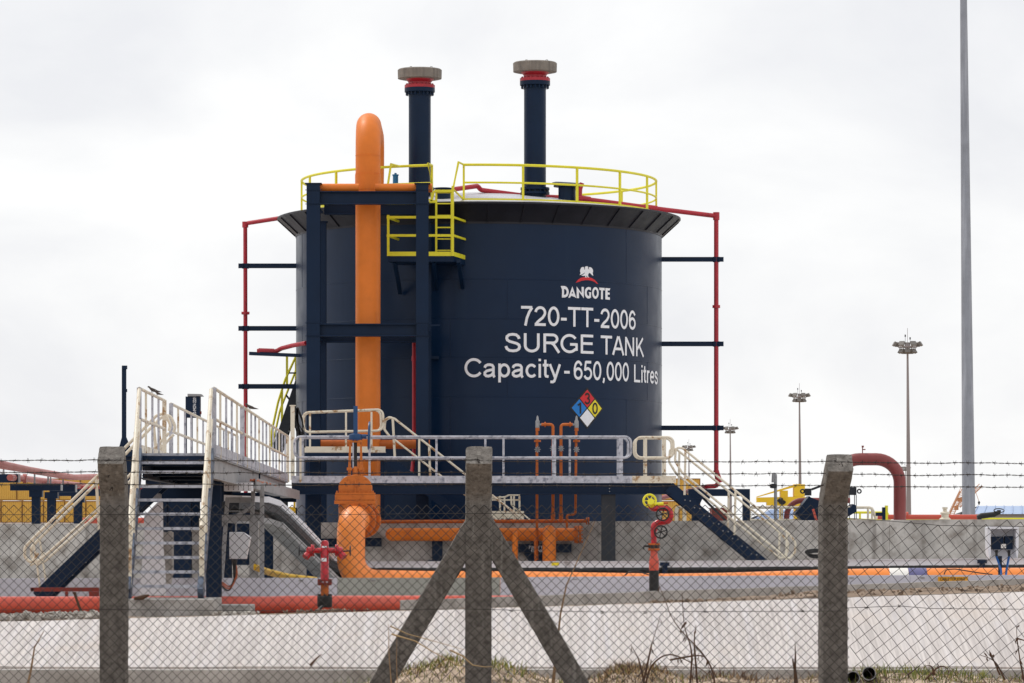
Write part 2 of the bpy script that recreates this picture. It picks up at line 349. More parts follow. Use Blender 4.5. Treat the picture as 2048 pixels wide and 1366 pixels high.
stones('rubble', 'few broken stones beside the small concrete step', 80, pl_mid, .012, .035, M['stone'])

# ---------------------------------------------------------------- bund wall and trench wall
t = thing('bund_wall', 'stained grey concrete wall standing in front of the navy tank', 'wall', (0, 89.5, 0))
BW = lambda px: 1048-9.5*px/2048
edges = [-700, -120, 330, 1020, 1779, 2300, 3000]
for a, b in zip(edges, edges[1:]):
    mb = MB(); n = 8; q = []
    for i in range(n+1):
        px = a+.25+(b-a-.5)*i/n; p = P(px, BW(px), 89.5)
        for pt in (p, V((p.x, 89.8, p.z)), V((p.x, 89.8, -.3)), V((p.x, 89.5, -.3))): mb.v.append(pt)
        if i:
            k = i*4; mb.f += [(k-4, k, k+1, k-3), (k-1, k+3, k, k-4), (k-3, k+1, k+2, k-2)]
    mb.f += [(0, 1, 2, 3), (n*4, n*4+1, n*4+2, n*4+3)]
    obj('panel', mb, M['wall'], t)
t = thing('trench_wall', 'low smooth concrete wall edging the pipe trench behind the red pipe', 'wall', (0, 68, 0))
TW = [(-400, 1157, 66), (0, 1157, 66.2), (520, 1156, 67), (675, 1156, 67.3), (905, 1156, 67.7), (1090, 1154, 68), (1412, 1152, 68.6), (1640, 1151, 69), (2048, 1150, 69.8), (2600, 1148, 71)]
for a, b, m, lb in ((-400, 519.6, 'lav', None), (520.2, 674.6, 'lav', None), (675.2, 1000, 'green', 'greenish grey panel'), (1000.6, 1405, 'lav', None), (1405.5, 1820, 'lav', None), (1820.5, 2600, 'lav', None)):
    mb = MB(); n = 10
    for i in range(n+1):
        px = a+(b-a)*i/n; yy, YY = lerp_tab(TW, px); p = P(px, yy, YY)
        mb.v += [p, p+V((0, .18, 0)), p+V((0, .18, -.9)), p+V((0, 0, -.9))]
        if i: k = i*4; mb.f += [(k-4, k, k+1, k-3), (k-1, k+3, k, k-4), (k-3, k+1, k+2, k-2)]
    mb.f += [(0, 1, 2, 3), (n*4, n*4+1, n*4+2, n*4+3)]
    obj('panel', mb, M[m], t, lb)
lf = MB()
for px in (602, 746, 1150, 1570, 1703, 1845):
    yy, YY = lerp_tab(TW, px); p = P(px, yy+5, YY-.002); lf.box(p+V((-.04, -.015, -.012)), p+V((.04, 0, .012)))
obj('lifting_lug', lf, M['grey'], t)
def text_bits(body, bold=0):
    cu = bpy.data.curves.new('t', 'FONT'); cu.body = body; cu.offset = bold; cu.resolution_u = 4
    ob = bpy.data.objects.new('t', cu); C.objects.link(ob); dg = bpy.context.evaluated_depsgraph_get(); dg.update()
    me = bpy.data.meshes.new_from_object(ob.evaluated_get(dg)); r = ([v.co.copy() for v in me.vertices], [tuple(p.vertices) for p in me.polygons])
    bpy.data.objects.remove(ob); bpy.data.curves.remove(cu); bpy.data.meshes.remove(me); return r
def fill_loops(loops):                               # flat filled outline with holes
    cu = bpy.data.curves.new('t', 'CURVE'); cu.dimensions = '2D'; cu.fill_mode = 'BOTH'
    for lp in loops:
        s = cu.splines.new('POLY'); s.points.add(len(lp)-1); s.use_cyclic_u = True
        for i, (x, y) in enumerate(lp): s.points[i].co = (x, y, 0, 1)
    ob = bpy.data.objects.new('t', cu); C.objects.link(ob); dg = bpy.context.evaluated_depsgraph_get(); dg.update()
    me = bpy.data.meshes.new_from_object(ob.evaluated_get(dg)); r = ([v.co.copy() for v in me.vertices], [tuple(p.vertices) for p in me.polygons])
    bpy.data.objects.remove(ob); bpy.data.curves.remove(cu); bpy.data.meshes.remove(me); return r
CAPH = max(v.y for v in text_bits('H')[0])
def flat_text(mb, body, o, width, cap, ux=(1,0,0), uy=(0,0,1), bold=0):   # lettering on a flat face
    vs_, fs_ = text_bits(body, bold); x0 = min(v.x for v in vs_); x1 = max(v.x for v in vs_)
    mb.add([V(o)+V(ux)*((v.x-x0)/(x1-x0)*width)+V(uy)*(v.y/CAPH*cap) for v in vs_], fs_); return mb
# orange warning label on the trench wall
t = thing('warning_label', 'narrow orange sign with black cable lettering on trench wall', 'sign', P(1906, 1161, 69.45))
mb = MB(); mb.pbox(1876, 1153.5, 1936, 1163, 69.4, .01); obj('plate', mb, M['ora'], t)
mb = MB(); flat_text(mb, 'CABLE TOP JOINT', P(1880, 1161, 69.395), S(51, 69.4), S(5.6, 69.4), bold=.015); obj('lettering', mb, M['black'], t, smooth=0)

# ---------------------------------------------------------------- the tank
D, TR = 98.7, 4.745; TX = (958-CX)/F*D
def theta(px, R=TR):                                   # angle round the tank where a sight line meets the shell
    k = (px-CX)/F; a = 1+k*k; b = -2*(k*TX+D); c = TX*TX+D*D-R*R; d = math.sqrt(max(0, b*b-4*a*c)); Y = (-b-d)/(2*a)
    return math.atan2(k*Y-TX, D-Y), Y
def cyl(th, z, R=TR): return V((TX+R*math.sin(th), D-R*math.cos(th), z))
def zt(px, py):
    th, Y = theta(px); return CZ-(py-HY)/F*Y
def wrap(name, vs_, fs_, m, parent, off, label=None):  # vs_: (arc metres, height) flat sheet laid round the shell
    bm = bmesh.new(); bv = [bm.verts.new(v) for v in vs_]
    for f in fs_:
        try: bm.faces.new([bv[i] for i in f])
        except ValueError: pass
    x0 = min(v[0] for v in vs_); x1 = max(v[0] for v in vs_); x = x0+.12
    while x < x1:
        bmesh.ops.bisect_plane(bm, geom=bm.verts[:]+bm.edges[:]+bm.faces[:], plane_co=(x, 0, 0), plane_no=(1, 0, 0)); x += .12
    bm.verts.index_update(); mb = MB(); mb.add([cyl(v.co.x/TR, v.co.y, TR+off+v.co.z) for v in bm.verts], [tuple(v.index for v in f.verts) for f in bm.faces]); bm.free()
    return obj(name, mb, m, parent, label, smooth=0)
tank = thing('storage_tank', 'large round navy blue storage tank with white lettering and flared rim', 'tank', (TX, D, 0))
mb = MB(); mb.lathe([(TR, -.2), (TR, 8.93)], (TX, D, 0), n=192)
for z in (1.5, 3.1, 4.62, 5.6, 6.55, 7.53): mb.lathe([(TR, z-.012), (TR+.005, z-.008), (TR+.005, z+.008), (TR, z+.012)], (TX, D, 0), n=192, cap=False)
hs = [-.2, 1.5, 3.1, 4.62, 5.6, 6.55, 7.53, 8.93]
for i, (a, b) in enumerate(zip(hs, hs[1:])):
    for th in (R_(52+(13 if i % 2 else 0)), R_(-72+(11 if i % 2 else 0)), R_(-8+(17 if i % 2 else 0))):
        mb.tube([cyl(th, a+.01, TR), cyl(th, b-.01, TR)], .006, 5)
obj('shell', mb, M['tank'], tank, smooth=30)
mb = MB(); mb.lathe([(TR+.012, 8.90), (TR+.012, 8.95), (5.2, 9.35), (5.235, 9.36), (5.235, 9.40), (5.2, 9.41), (TR, 9.42)], (TX, D, 0), n=120, cap=False)
for k in range(36):
    th = R_(k*10+3); mb.bar(cyl(th, 8.95, TR+.02), cyl(th, 9.35, 5.2), .016, .05)
for k in range(12):
    th = R_(k*30+13)
    for j in range(4): mb.lathe([(.014, 0), (.014, .012)], cyl(th, 9.0+.08*j, TR+.085+.094*j), (math.sin(th)*.68, -math.cos(th)*.68, -.73), 6)
obj('wind_skirt', mb, M['skirt'], tank, 'dark flared rim under the yellow rail')
mb = MB(); mb.lathe([(5.19, 9.415), (3.5, 9.66), (1.8, 9.93), (.5, 10.06), (.01, 10.08)], (TX, D, 0), n=96, cap=False); obj('roof', mb, M['roof'], tank)
def arc_(cx, cy, rx, ry, a0, a1, n=18): return [(cx+rx*math.cos(R_(a0+(a1-a0)*k/n)), cy+ry*math.sin(R_(a0+(a1-a0)*k/n))) for k in range(n+1)]
SCV = [(.78,.70),(.74,.82),(.62,.915),(.45,.936),(.28,.91),(.17,.82),(.155,.73),(.19,.63),(.30,.56),(.47,.51),(.65,.46),(.77,.38),(.80,.27),(.76,.16),(.64,.085),(.47,.064),(.29,.085),(.17,.17),(.11,.31)]
GL = {'1': (.6, [[(.38,0),(.38,1)], [(.40,.96),(.28,.83),(.10,.75)]]), '3': (.777, [arc_(.37,.725,.235,.21,165,-90), arc_(.37,.29,.28,.226,90,-165)]), ' ': (.388, []), '-': (.465, [[(.05,.37),(.41,.37)]]), ',': (.388, [[(.19,.13),(.19,0),(.12,-.13)]]),
 '7': (.777, [[(.07,.936),(.70,.936)], [(.69,.93),(.53,.70),(.40,.40),(.31,0)]]), '2': (.777, [arc_(.385,.68,.27,.256,175,-25)+[(.52,.42),(.25,.22),(.12,.07)], [(.06,.064),(.70,.064)]]),
 '0': (.777, [arc_(.388,.5,.275,.436,0,360,30)]), '6': (.777, [arc_(.40,.32,.265,.256,0,360,28), arc_(.41,.5,.29,.436,35,205)]),
 '5': (.777, [[(.65,.936),(.20,.936)], [(.22,.97),(.14,.48)], arc_(.37,.33,.285,.27,140,-155)]), 'T': (.853, [[(.02,.936),(.83,.936)], [(.425,.93),(.425,0)]]),
 'S': (.93, [SCV]), 's': (.698, [[(x*.75, y*.725) for x, y in SCV]]), 'U': (1.008, [[(.16,1)]+arc_(.50,.36,.34,.296,180,360)+[(.84,1)]]),
 'R': (1.008, [[(.17,0),(.17,1)], [(.17,.936)]+arc_(.60,.725,.24,.211,90,-90)+[(.17,.514)], [(.52,.51),(.66,.42),(.95,0)]]),
 'G': (1.087, [arc_(.53,.5,.44,.436,38,315,26)+[(.94,.20),(.94,.47)], [(.56,.46),(1.0,.46)]]), 'E': (.93, [[(.17,0),(.17,1)], [(.17,.936),(.87,.936)], [(.17,.53),(.83,.53)], [(.17,.064),(.89,.064)]]),
 'A': (.93, [[(.05,0),(.44,1)], [(.88,0),(.49,1)], [(.2,.33),(.73,.33)]]), 'N': (1.008, [[(.165,0),(.165,1)], [(.165,.97),(.84,.03)], [(.84,0),(.84,1)]]),
 'K': (.93, [[(.17,0),(.17,1)], [(.17,.34),(.83,1)], [(.42,.58),(.90,0)]]), 'C': (1.008, [arc_(.53,.5,.44,.436,35,325,26)]),
 'a': (.777, [[(.11,.50),(.16,.60),(.27,.655),(.40,.662),(.53,.63),(.59,.54),(.59,.15),(.61,.06),(.66,0)], [(.59,.41),(.40,.375),(.22,.33),(.12,.24),(.12,.14),(.19,.075),(.32,.058),(.46,.10),(.56,.19),(.59,.30)]]),
 'p': (.777, [[(.15,.725),(.15,-.27)], arc_(.41,.36,.25,.30,0,360,26)]), 'c': (.698, [arc_(.38,.36,.27,.30,40,320,20)]), 'i': (.31, [[(.155,0),(.155,.725)], [(.155,.87),(.155,1)]]),
 't': (.388, [[(.17,.95),(.17,.17),(.21,.085),(.36,.062)], [(.02,.665),(.36,.665)]]), 'y': (.698, [[(.05,.725),(.36,.02)], [(.65,.725),(.39,.02),(.31,-.17),(.22,-.215),(.08,-.21)]]),
 'L': (.777, [[(.16,1),(.16,0)], [(.16,.064),(.74,.064)]]), 'r': (.465, [[(.15,.725),(.15,0)], [(.15,.42),(.19,.58),(.28,.65),(.43,.66)]]), 'e': (.777, [[(.12,.37),(.66,.37)], arc_(.385,.36,.27,.30,2,318,24)])}
def sans(body, sw=.142):                             # even stroke sans lettering, each stroke a ribbon on its own thin layer
    vs_, fs_ = [], []; x = 0; ly = 0
    for ch in body:
        w_, strokes = GL[ch]
        for st_ in strokes:
            ly = (ly+1) % 6; n0 = len(vs_); m = len(st_); closed = (V(st_[0])-V(st_[-1])).length < 1e-4
            for i, p in enumerate(st_):
                a = st_[max(0, i-1)]; b = st_[min(m-1, i+1)]
                if closed and i in (0, m-1): a, b = st_[m-2], st_[1]
                t1 = V((p[0]-a[0], p[1]-a[1])); t2 = V((b[0]-p[0], b[1]-p[1]))
                if t1.length < 1e-6: t1 = t2
                if t2.length < 1e-6: t2 = t1
                tt = (t1.normalized()+t2.normalized()).normalized(); nn = V((-tt.y, tt.x))*sw/2/max(.6, abs(tt.dot(t1.normalized())))
                vs_ += [V((x+p[0]+nn.x, p[1]+nn.y, ly*.0005)), V((x+p[0]-nn.x, p[1]-nn.y, ly*.0005))]
            fs_ += [(n0+2*i, n0+2*i+1, n0+2*i+3, n0+2*i+2) for i in range(m-1)]
        x += w_
    return vs_, fs_
def tank_text(body, xa, xb, yt, yb, bold=0, base=None):
    vs_, fs_ = sans(body); x0 = min(v.x for v in vs_); x1 = max(v.x for v in vs_); ua = theta(xa)[0]*TR; ub = theta(xb)[0]*TR
    zb = zt(xa, yb); cap = zt(xa, yt)-zb
    wrap('lettering', [(ua+(v.x-x0)/(x1-x0)*(ub-ua), zb+v.y*cap, v.z) for v in vs_], fs_, M['letter'], tank, .009)
tank_text('720-TT-2006', 1042, 1270.5, 612, 651, .006)
tank_text('SURGE', 1009, 1186.5, 666, 704)
tank_text('TANK', 1201, 1287, 671, 708.5)
tank_text('Capacity', 929, 1121.5, 716.5, 754.5, .006)
tank_text('-', 1128, 1139, 720.3, 758.3, .006)
tank_text('650,000', 1147, 1257, 721, 759, .006)
tank_text('Litres', 1267.5, 1314.5, 729, 764, .006)
def logo(loops, m, name, label=None):
    lp = [[(theta(1120+x/15.18)[0]*TR, zt(1120+x/15.18, 520+y/15.18)) for x, y in l] for l in loops]
    vs_, fs_ = fill_loops(lp); wrap(name, [(v.x, v.y, 0) for v in vs_], fs_, m, tank, .009, label)
ell = lambda cx, cy, rx, ry, n=20: [(cx+rx*math.cos(2*math.pi*k/n), cy+ry*math.sin(2*math.pi*k/n)) for k in range(n)]
logo([[(15,790),(130,788),(200,820),(245,890),(262,960),(250,1040),(215,1105),(150,1138),(52,1140),(58,900)], [(118,880),(150,880),(185,920),(197,965),(188,1020),(160,1055),(118,1060)],
      [(370,800),(490,1155),(420,1115),(335,1085),(298,1140),(245,1150)], [(372,955),(395,1018),(340,1015)],
      [(500,805),(650,1010),(650,815),(718,820),(718,1165),(568,960),(572,1160),(500,1155)],
      [(930,835),(935,930),(900,905),(855,895),(820,925),(805,980),(812,1040),(840,1085),(880,1090),(880,1010),(862,975),(935,978),(935,1140),(890,1165),(840,1168),(785,1135),(752,1070),(742,985),(755,905),(795,845),(850,818)],
      ell(1068,1000,102,178), ell(1068,1000,48,105),
      [(1180,838),(1350,850),(1350,925),(1295,922),(1295,1195),(1235,1190),(1240,915),(1195,918)],
      [(1370,850),(1520,862),(1495,930),(1440,925),(1440,985),(1500,990),(1500,1055),(1440,1050),(1440,1125),(1505,1132),(1505,1210),(1370,1195)]], M['letter'], 'company_name', 'bold white company name')
logo([[(800,190),(835,195),(855,220),(845,240),(830,228),(850,260),(870,290),(880,285),(868,250),(870,225),(905,215),(950,235),(985,280),(1000,340),(985,390),(1005,480),(960,455),(920,410),(890,390),(868,405),(850,440),(850,500),(885,525),(830,530),(815,480),(800,475),(790,500),(810,530),(745,528),(765,500),(760,480),(700,485),(640,470),(700,440),(750,395),(740,385),(690,420),(640,445),(590,460),(620,400),(605,350),(608,300),(640,230),(690,208),(725,225),(735,260),(725,275),(745,295),(755,240),(750,210),(775,195)]], M['letter'], 'eagle_emblem')
logo([[(470,690),(540,600),(620,545),(720,522),(850,522),(950,545),(1040,600),(1100,660),(1155,730),(1100,712),(1040,665),(960,632),(850,610),(760,612),(650,632),(560,665)]], M['sred'], 'red_arc')
u0 = theta(1174)[0]*TR; z0 = zt(1174, 816.5); H = .52
dia = lambda cu, cz, h: [(cu, cz+h, 0), (cu-h, cz, 0), (cu, cz-h, 0), (cu+h, cz, 0)]
hd = wrap('hazard_diamond', dia(u0, z0, H), [(0, 1, 2, 3)], M['black'], tank, .008)
for nm, dx, dz, m, dg_ in (('red_quadrant', 0, 1, 'sred', '3'), ('blue_quadrant', -1, 0, 'sblue', '1'), ('yellow_quadrant', 1, 0, 'syel', '0'), ('white_quadrant', 0, -1, 'letter', '')):
    q = H*.465; cu, cz = u0+dx*q, z0+dz*q; wrap(nm, dia(cu, cz, H*.425), [(0, 1, 2, 3)], M[m], hd, .013)
    if dg_:
        vs_, fs_ = sans(dg_, .17); x0 = min(v.x for v in vs_); x1 = max(v.x for v in vs_); hh = .28; ww = hh*(.40 if dg_ == '1' else .62)
        wrap('digit', [(cu-ww/2+(v.x-x0)/(x1-x0)*ww, cz-hh/2+v.y*hh, v.z) for v in vs_], fs_, M['black'], hd, .018)
# roof guardrail
RG = 4.6
gr = thing('roof_guardrail', 'yellow guardrail ring round the top of the navy tank', 'guardrail', (TX, D, 9.45))
A0, A1 = R_(-4.2), R_(360-14.2)
arc = lambda z, R=RG, a=A0, b=A1, n=110: [cyl(a+(b-a)*k/n, z, R) for k in range(n+1)]
obj('top_rail', MB().tube(arc(10.37), .033, 8), M['yellow'], gr)
obj('middle_rail', MB().tube(arc(9.93), .025, 8), M['yellow'], gr)
mb = MB(); n = 110
for k in range(n):
    a, b = A0+(A1-A0)*k/n, A0+(A1-A0)*(k+1)/n
    mb.add([cyl(a, 9.43, RG), cyl(b, 9.43, RG), cyl(b, 9.54, RG), cyl(a, 9.54, RG), cyl(a, 9.43, RG-.01), cyl(b, 9.43, RG-.01), cyl(b, 9.54, RG-.01), cyl(a, 9.54, RG-.01)], [(0,1,2,3), (7,6,5,4), (3,2,6,7), (0,4,5,1)])
obj('toe_plate', mb, M['yellow'], gr)
for k in range(20):
    th = A0+(A1-A0)*k/19; p = cyl(th, 9.43, RG); obj('post', MB().bar(p, p+V((0, 0, .95)), .05, .05, (math.sin(th), -math.cos(th), 0)), M['yellow'], gr)
for th, nm in ((A0, 1), (A1, -1)):
    a = cyl(th, 10.37, RG); b = cyl(th, 10.37, RG+.75); c = cyl(th, 9.62, RG+.8); d = cyl(th, 9.50, RG)
    if nm > 0: a2, b2, c2 = a, P(917, 324, 93.4), P(906, 378, 93.2)
    else: a2, b2, c2 = a, P(856, 327, 93.4), P(864, 372, 93.3)
    obj('entry_rail', MB().tube([a2, b2, c2, d], .028, 6), M['yellow'], gr)
obj('entry_rail', MB().tube([P(800, 333, 94.4), P(782, 328, 93.8), P(776, 368, 93.7)], .028, 6), M['yellow'], gr)
# tank access platform and ladder
ap = thing('access_platform', 'yellow railed platform with ladder bracketed high on the tank front', 'platform', P(850, 520, 93.2))
YP = 92.7; pk = lambda x, y, d=0: P(x, y, YP)+V((0, d, 0))
obj('floor', MB().prism([P(775, 512.2, YP), P(907, 512.2, YP), V((P(930, 0, 93.95).x, 93.95, P(0, 512.2, YP).z)), V((P(797, 0, 93.95).x, 93.95, P(0, 512.2, YP).z))], (0, 0, -S(11, YP))), M['navy'], ap)
mb = MB(); x0, x1 = P(775, 0, YP).x, P(907, 0, YP).x; zf = P(0, 512, YP).z
mb.box((x0, YP, zf), (x1, YP+.012, zf+.105)); xb0, xb1 = P(797, 0, 93.9).x, P(930, 0, 93.9).x
for xa_, xb_ in ((x0, xb0), (x1, xb1)): mb.bar((xa_, YP+.02, zf+.053), (xb_, 93.9, zf+.053), .012, .105)
mb; obj('toe_plate', mb, M['yellow'], ap)
for nm, yy in (('top_rail', 434.5), ('middle_rail', 471)):
    z = P(0, yy, YP).z; obj(nm, MB().bar((x0, YP, z), (x1, YP, z), .05, .06).bar((x0, YP+.03, z), (xb0, 93.9, z), .045, .05).bar((x1, YP+.03, z), (xb1, 93.9, z), .045, .05), M['yellow'], ap)
for x, yt_ in ((776.5, 430), (905.5, 372)): obj('post', MB().bar(pk(x, 512), pk(x, yt_), .06, .06), M['yellow'], ap)
ld = MB()
for x in (872, 903): ld.bar(pk(x, 503, .3), pk(x, 380, .3), .05, .05)
for y in (499, 476, 453, 429, 405, 383): ld.bar(pk(872, y, .3), pk(903, y, .3), .03, .03)
ld.bar(pk(868, 380, .3), pk(907, 380, .3), .12, .06); ld.bar(pk(868, 380, .3), pk(862, 400, .3), .1, .05); ld.bar(pk(858, 401, .3), pk(871, 401, .3), .1, .07)
obj('ladder', ld, M['yellow'], ap)
for x, xb in ((789, 800), (868, 872), (917, 927)): obj('bracket', MB().bar(P(x, 522, YP+.15), V((P(xb, 585, 94.1).x, 94.25 if x < 900 else 94.2, P(0, 585, 94.1).z)), .09, .09), M['navy'], ap)
# roof fittings
def vent(cx, yt_, Yv, zbase, label, full):
    sc = F/Yv; Xc = (cx-CX)/sc; zz = lambda y: CZ-(y-HY)/sc; d = yt_-(124 if full else 137)
    t = thing('vent_stack', label, 'vent stack', (Xc, Yv, zbase), 'vent stacks on the tank roof'); o = (Xc, Yv, 0); top = yt_
    mb = MB().lathe([(.28, zbase), (.28, zz(top+46))], o, n=40); obj('pipe', mb, M['navy'], t)
    mb = MB().lathe([(.385, zz(top+46)), (.385, zz(top+38))], o, n=40).bolts((Xc, Yv, zz(top+47)), (0,0,1), .335, 20, .022, .14); obj('flange', mb, M['navy'], t)
    mb = MB().lathe([(.385, zz(top+37.9)), (.385, zz(top+32)), (.29, zz(top+31)), (.29, zz(top+26)), (.34, zz(top+22)), (.39, zz(top+17)), (.39, zz(top+14))], o, n=40).bolts((Xc, Yv, zz(top+31)), (0,0,1), .335, 20, .02, .05); obj('adapter', mb, M['red'], t)
    mb = MB().lathe([(.5, zz(top+20)), (.555, zz(top+19)), (.56, zz(top+2)), (.53, zz(top)), (.1, zz(top-1))], o, n=48); 
    for a in (.6, 2.4): mb.tube(bend([V((Xc+.33*math.cos(a), Yv-.2, zz(top+1))), V((Xc+.33*math.cos(a), Yv-.2, zz(top-3.5))), V((Xc+.33*math.cos(a)+.05, Yv-.2, zz(top-3.5))), V((Xc+.33*math.cos(a)+.05, Yv-.2, zz(top+1)))], .01), .007, 5)
    obj('cap', mb, M['cap'], t)
    mb = MB().lathe([(.37, zz(389)), (.37, zz(384.5)), (.3, zz(384)), (.3, zz(380.5)), (.37, zz(380)), (.37, zz(375.5))], o, n=40).bolts((Xc, Yv, zz(382)), (0,0,1), .335, 16, .02, .1); obj('flange', mb, M['navy'], t)
vent(839.5, 138.5, 96.3, 9.55, 'navy vent stack with grey cap behind the orange pipe loop', False)
vent(1070, 125, 96.8, 9.6, 'navy vent stack with grey cap standing free on the right of the roof', True)
t = thing('roof_manhole', 'navy manhole neck with tilted lid on the tank roof beside a vent stack', 'manhole', P(1135, 400, 96.4))
c = P(1134, 403, 96.4); mb = MB().lathe([(.22, 0), (.22, .36), (.34, .37), (.34, .41)], c, n=32); obj('neck', mb, M['navy'], t)
obj('lid', MB().lathe([(.38, 0), (.38, .035), (.3, .06)], c+V((0, 0, .425)), (.06, -.12, 1), n=32), M['navy'], t)
obj('davit', MB().tube([P(1150, 378, 96.2), P(1160, 372, 96.2), P(1164, 366, 96.2)], .03, 6).tube([P(1150, 372, 96.2), P(1160, 385, 96.2)], .025, 6), M['navy'], t)
tag(obj('red_nozzle', MB().tube([P(1159, 400, 96.2), P(1160, 378, 96.2), P(1164, 366, 96.2)], .06, 8).tube([P(1153, 397, 96.2), P(1166, 397, 96.2)], .085, 10), M['red']), 'short red nozzle sticking up beside the roof manhole', 'nozzle')
t = thing('roof_valve', 'small bright blue cylinder vent behind the pipe frame on the roof', 'valve', P(791, 372, 96.5))
mb = MB().lathe([(.07, 0), (.07, .26), (.085, .265), (.085, .29), (.03, .3), (.03, .33)], P(791, 372, 96.5), n=20); obj('body', mb, mat('bright_blue', lin(24, 112, 160), .4, var=.08), t)
tag(obj('pipe_stub', MB().lathe([(.19, 0), (.19, .42), (.22, .42), (.22, .45)], P(886, 412, 94.9), n=24).bolts(P(886, 379, 94.9), (0,0,1), .17, 6, .012, .08), M['navy']), 'short navy pipe neck under the yellow ladder head', 'pipe')
tag(obj('red_roof_pipe', MB().tube(bend([P(1441, 965, 98.7), P(1432.5, 940, 98.7), P(1432.5, 432, 98.7), P(1310, 417, 98.3), P(1162, 397, 97.5), P(1047, 391.5, 97), P(962, 380, 96.8), P(955, 372, 96.7), P(905, 379, 95.8)], .1), .062, 10)
    .tube([P(1314, 417.5, 98.31), P(1288, 414, 98.22)], .078, 10).tube([P(1162, 396.5, 97.5), P(1180, 399, 97.6)], .075, 10).tube([P(1425, 613, 98.7), P(1440, 613, 98.7)], .04, 8).lathe([(.1, 0), (.1, .06)], P(1432.5, 616, 98.7), n=12)
    .lathe([(.085, 0), (.085, .2)], P(1432.5, 440, 98.7), n=12).lathe([(.075, 0), (.075, .12)], P(1432.5, 950, 98.7), n=12)
    .tube(bend([P(1432.5, 945, 98.7), P(1437, 972, 98.7), P(1414, 973, 98.7), P(1395, 978, 99.5), P(1325, 995, 103)], .1), .062, 10), M['red']), 'long red pipe crossing the tank roof and dropping down the right side', 'pipe')
tag(obj('red_drop_pipe', MB().tube(bend([P(612, 428, 98.2), P(490.5, 447, 98.7), P(491.5, 970, 98.7), P(491.5, 1090, 98.7)], .1), .055, 10).lathe([(.1, 0), (.1, .06)], P(491, 629, 98.7), n=12).tube([P(483, 626, 98.65), P(499, 626, 98.65)], .035, 8)
    .lathe([(.08, 0), (.08, .15)], P(490.5, 455, 98.7), n=12), M['red']), 'red pipe dropping down the left side of the navy tank', 'pipe')
for ys_, xa, xb, lb in (((532, 657, 773), 477, 602, 'left'), ((519, 688, 856), 1447, 1312, 'right')):
    for y, wd in zip(ys_, ('upper', 'middle', 'lower')):
        a, b = P(xa, y, 98.7), P(xb, y, 98.7)
        mb = MB().bar(a, b, .12, .02).bar(a+V((0, -.055, 0)), b+V((0, -.055, 0)), .012, .125)
        for k in (5, 12): mb.lathe([(.018, 0), (.018, .015)], P(xa+(k if xa < 900 else -k), y, 98.7)+V((0, -.062, 0)), (0, -1, 0), 6)
        for dx in (-9, 9):
            q = P((491 if xa < 900 else 1432.5)+dx*.6, y, 98.63); mb.lathe([(.02, 0), (.02, .14)], q-V((0, 0, .07)), n=6)
        tag(obj('pipe_bracket', mb, M['navy']), f'{wd} navy steel arm holding the red pipe on the {lb} of the tank', 'bracket', 'pipe brackets on the tank sides')
t = thing('red_branch_pipe', 'short bent red pipe resting on a navy arm at the left of tank', 'pipe', P(560, 705, 98))
obj('pipe', MB().tube(bend([P(514, 702, 98), P(552, 703, 98), P(562, 697, 98), P(585, 691, 97.4), P(612, 686, 96.9)], .3), .058, 10).tube([P(517, 702, 98), P(548, 703, 98)], .075, 10), M['red'], t)
obj('arm', MB().bar(P(500, 707, 98.1), P(600, 711, 97.6), .12, .09), M['navy'], t)
tag(obj('red_standpipe', MB().tube(bend([P(828, 675, 93.8), P(828, 905, 93.8), P(824, 946, 93.6)], .2), .048, 10).tube([P(828, 712, 93.79), P(828, 722, 93.79)], .06, 10), M['red']), 'thin vertical red pipe on the tank front beside the navy column', 'pipe')

# ---------------------------------------------------------------- pipe frame and orange riser
YF, YB = 90.5, 93.4; fr = thing('pipe_tower', 'tall navy steel frame of columns and beams holding the orange riser', 'frame', P(734, 1170, YF))
colx = [(P(613, 0, YF).x, P(640, 0, YF).x), (P(832, 0, YF).x, P(857, 0, YF).x)]
for Yc in (YF, YB):
    for a, b in colx:
        zt_ = P(0, 367, YF).z if Yc == YF else 8.9; mb = MB(); c = (a+b)/2; wd = b-a
        mb.box((a, Yc, 0), (b, Yc+.02, zt_)); mb.box((a, Yc+.28, 0), (b, Yc+.30, zt_)); mb.box((c-.012, Yc+.021, 0), (c+.012, Yc+.279, zt_)); mb.box((a-.04, Yc-.04, zt_), (b+.04, Yc+.34, zt_+.015))
        if Yc == YF:
            for yy in (395, 659):
                z = P(0, yy, YF).z; mb.box((a+.02, Yc-.014, z-.14), (b-.02, Yc-.001, z+.14))
                for i in (-1, 1):
                    for j in (-.08, 0, .08): mb.lathe([(.014, 0), (.014, .012)], (c+i*.06, Yc-.014, z+j), (0, -1, 0), 6)
            for yy in (380, 408, 646, 672): z = P(0, yy, YF).z; mb.box((a-.03, Yc-.02, z-.008), (b+.05, Yc-.0005, z+.008))
        obj('column', mb, M['navy'], fr)
for ya, yb, Yc in ((382, 408, YF), (647, 672.5, YF)):
    z = (P(0, ya, YF).z+P(0, yb, YF).z)/2; h = S(yb-ya, YF)
    for Yk in (YF+.15, YB+.1):
        p, q = V((colx[0][1]-.05, Yk, z)), V((colx[1][0]+.05, Yk, z)); obj('beam', MB().ibeam(p, q, .26, h, .025), M['navy'], fr)
    for a, b in colx: obj('beam', MB().ibeam(V(((a+b)/2, YF+.31, z)), V(((a+b)/2, YB-.01, z)), .2, h*.9, .02), M['navy'], fr)
obj('lug', MB().bar(P(857, 651, YF+.1), P(880, 650, YF+.1), .06, .03), M['navy'], fr)
obj('lug', MB().box(P(862, 712, 93.9), P(878, 719, 94.2)), M['navy'], fr)
YR = 91.35; XR = (736-CX)/F*YR; r0 = .300
rp_ = thing('orange_riser_pipe', 'thick orange vertical pipe looping over at top and held in navy frame', 'pipe', (XR, YR, 1))
zt_ = P(0, 226, YR).z-r0+.085
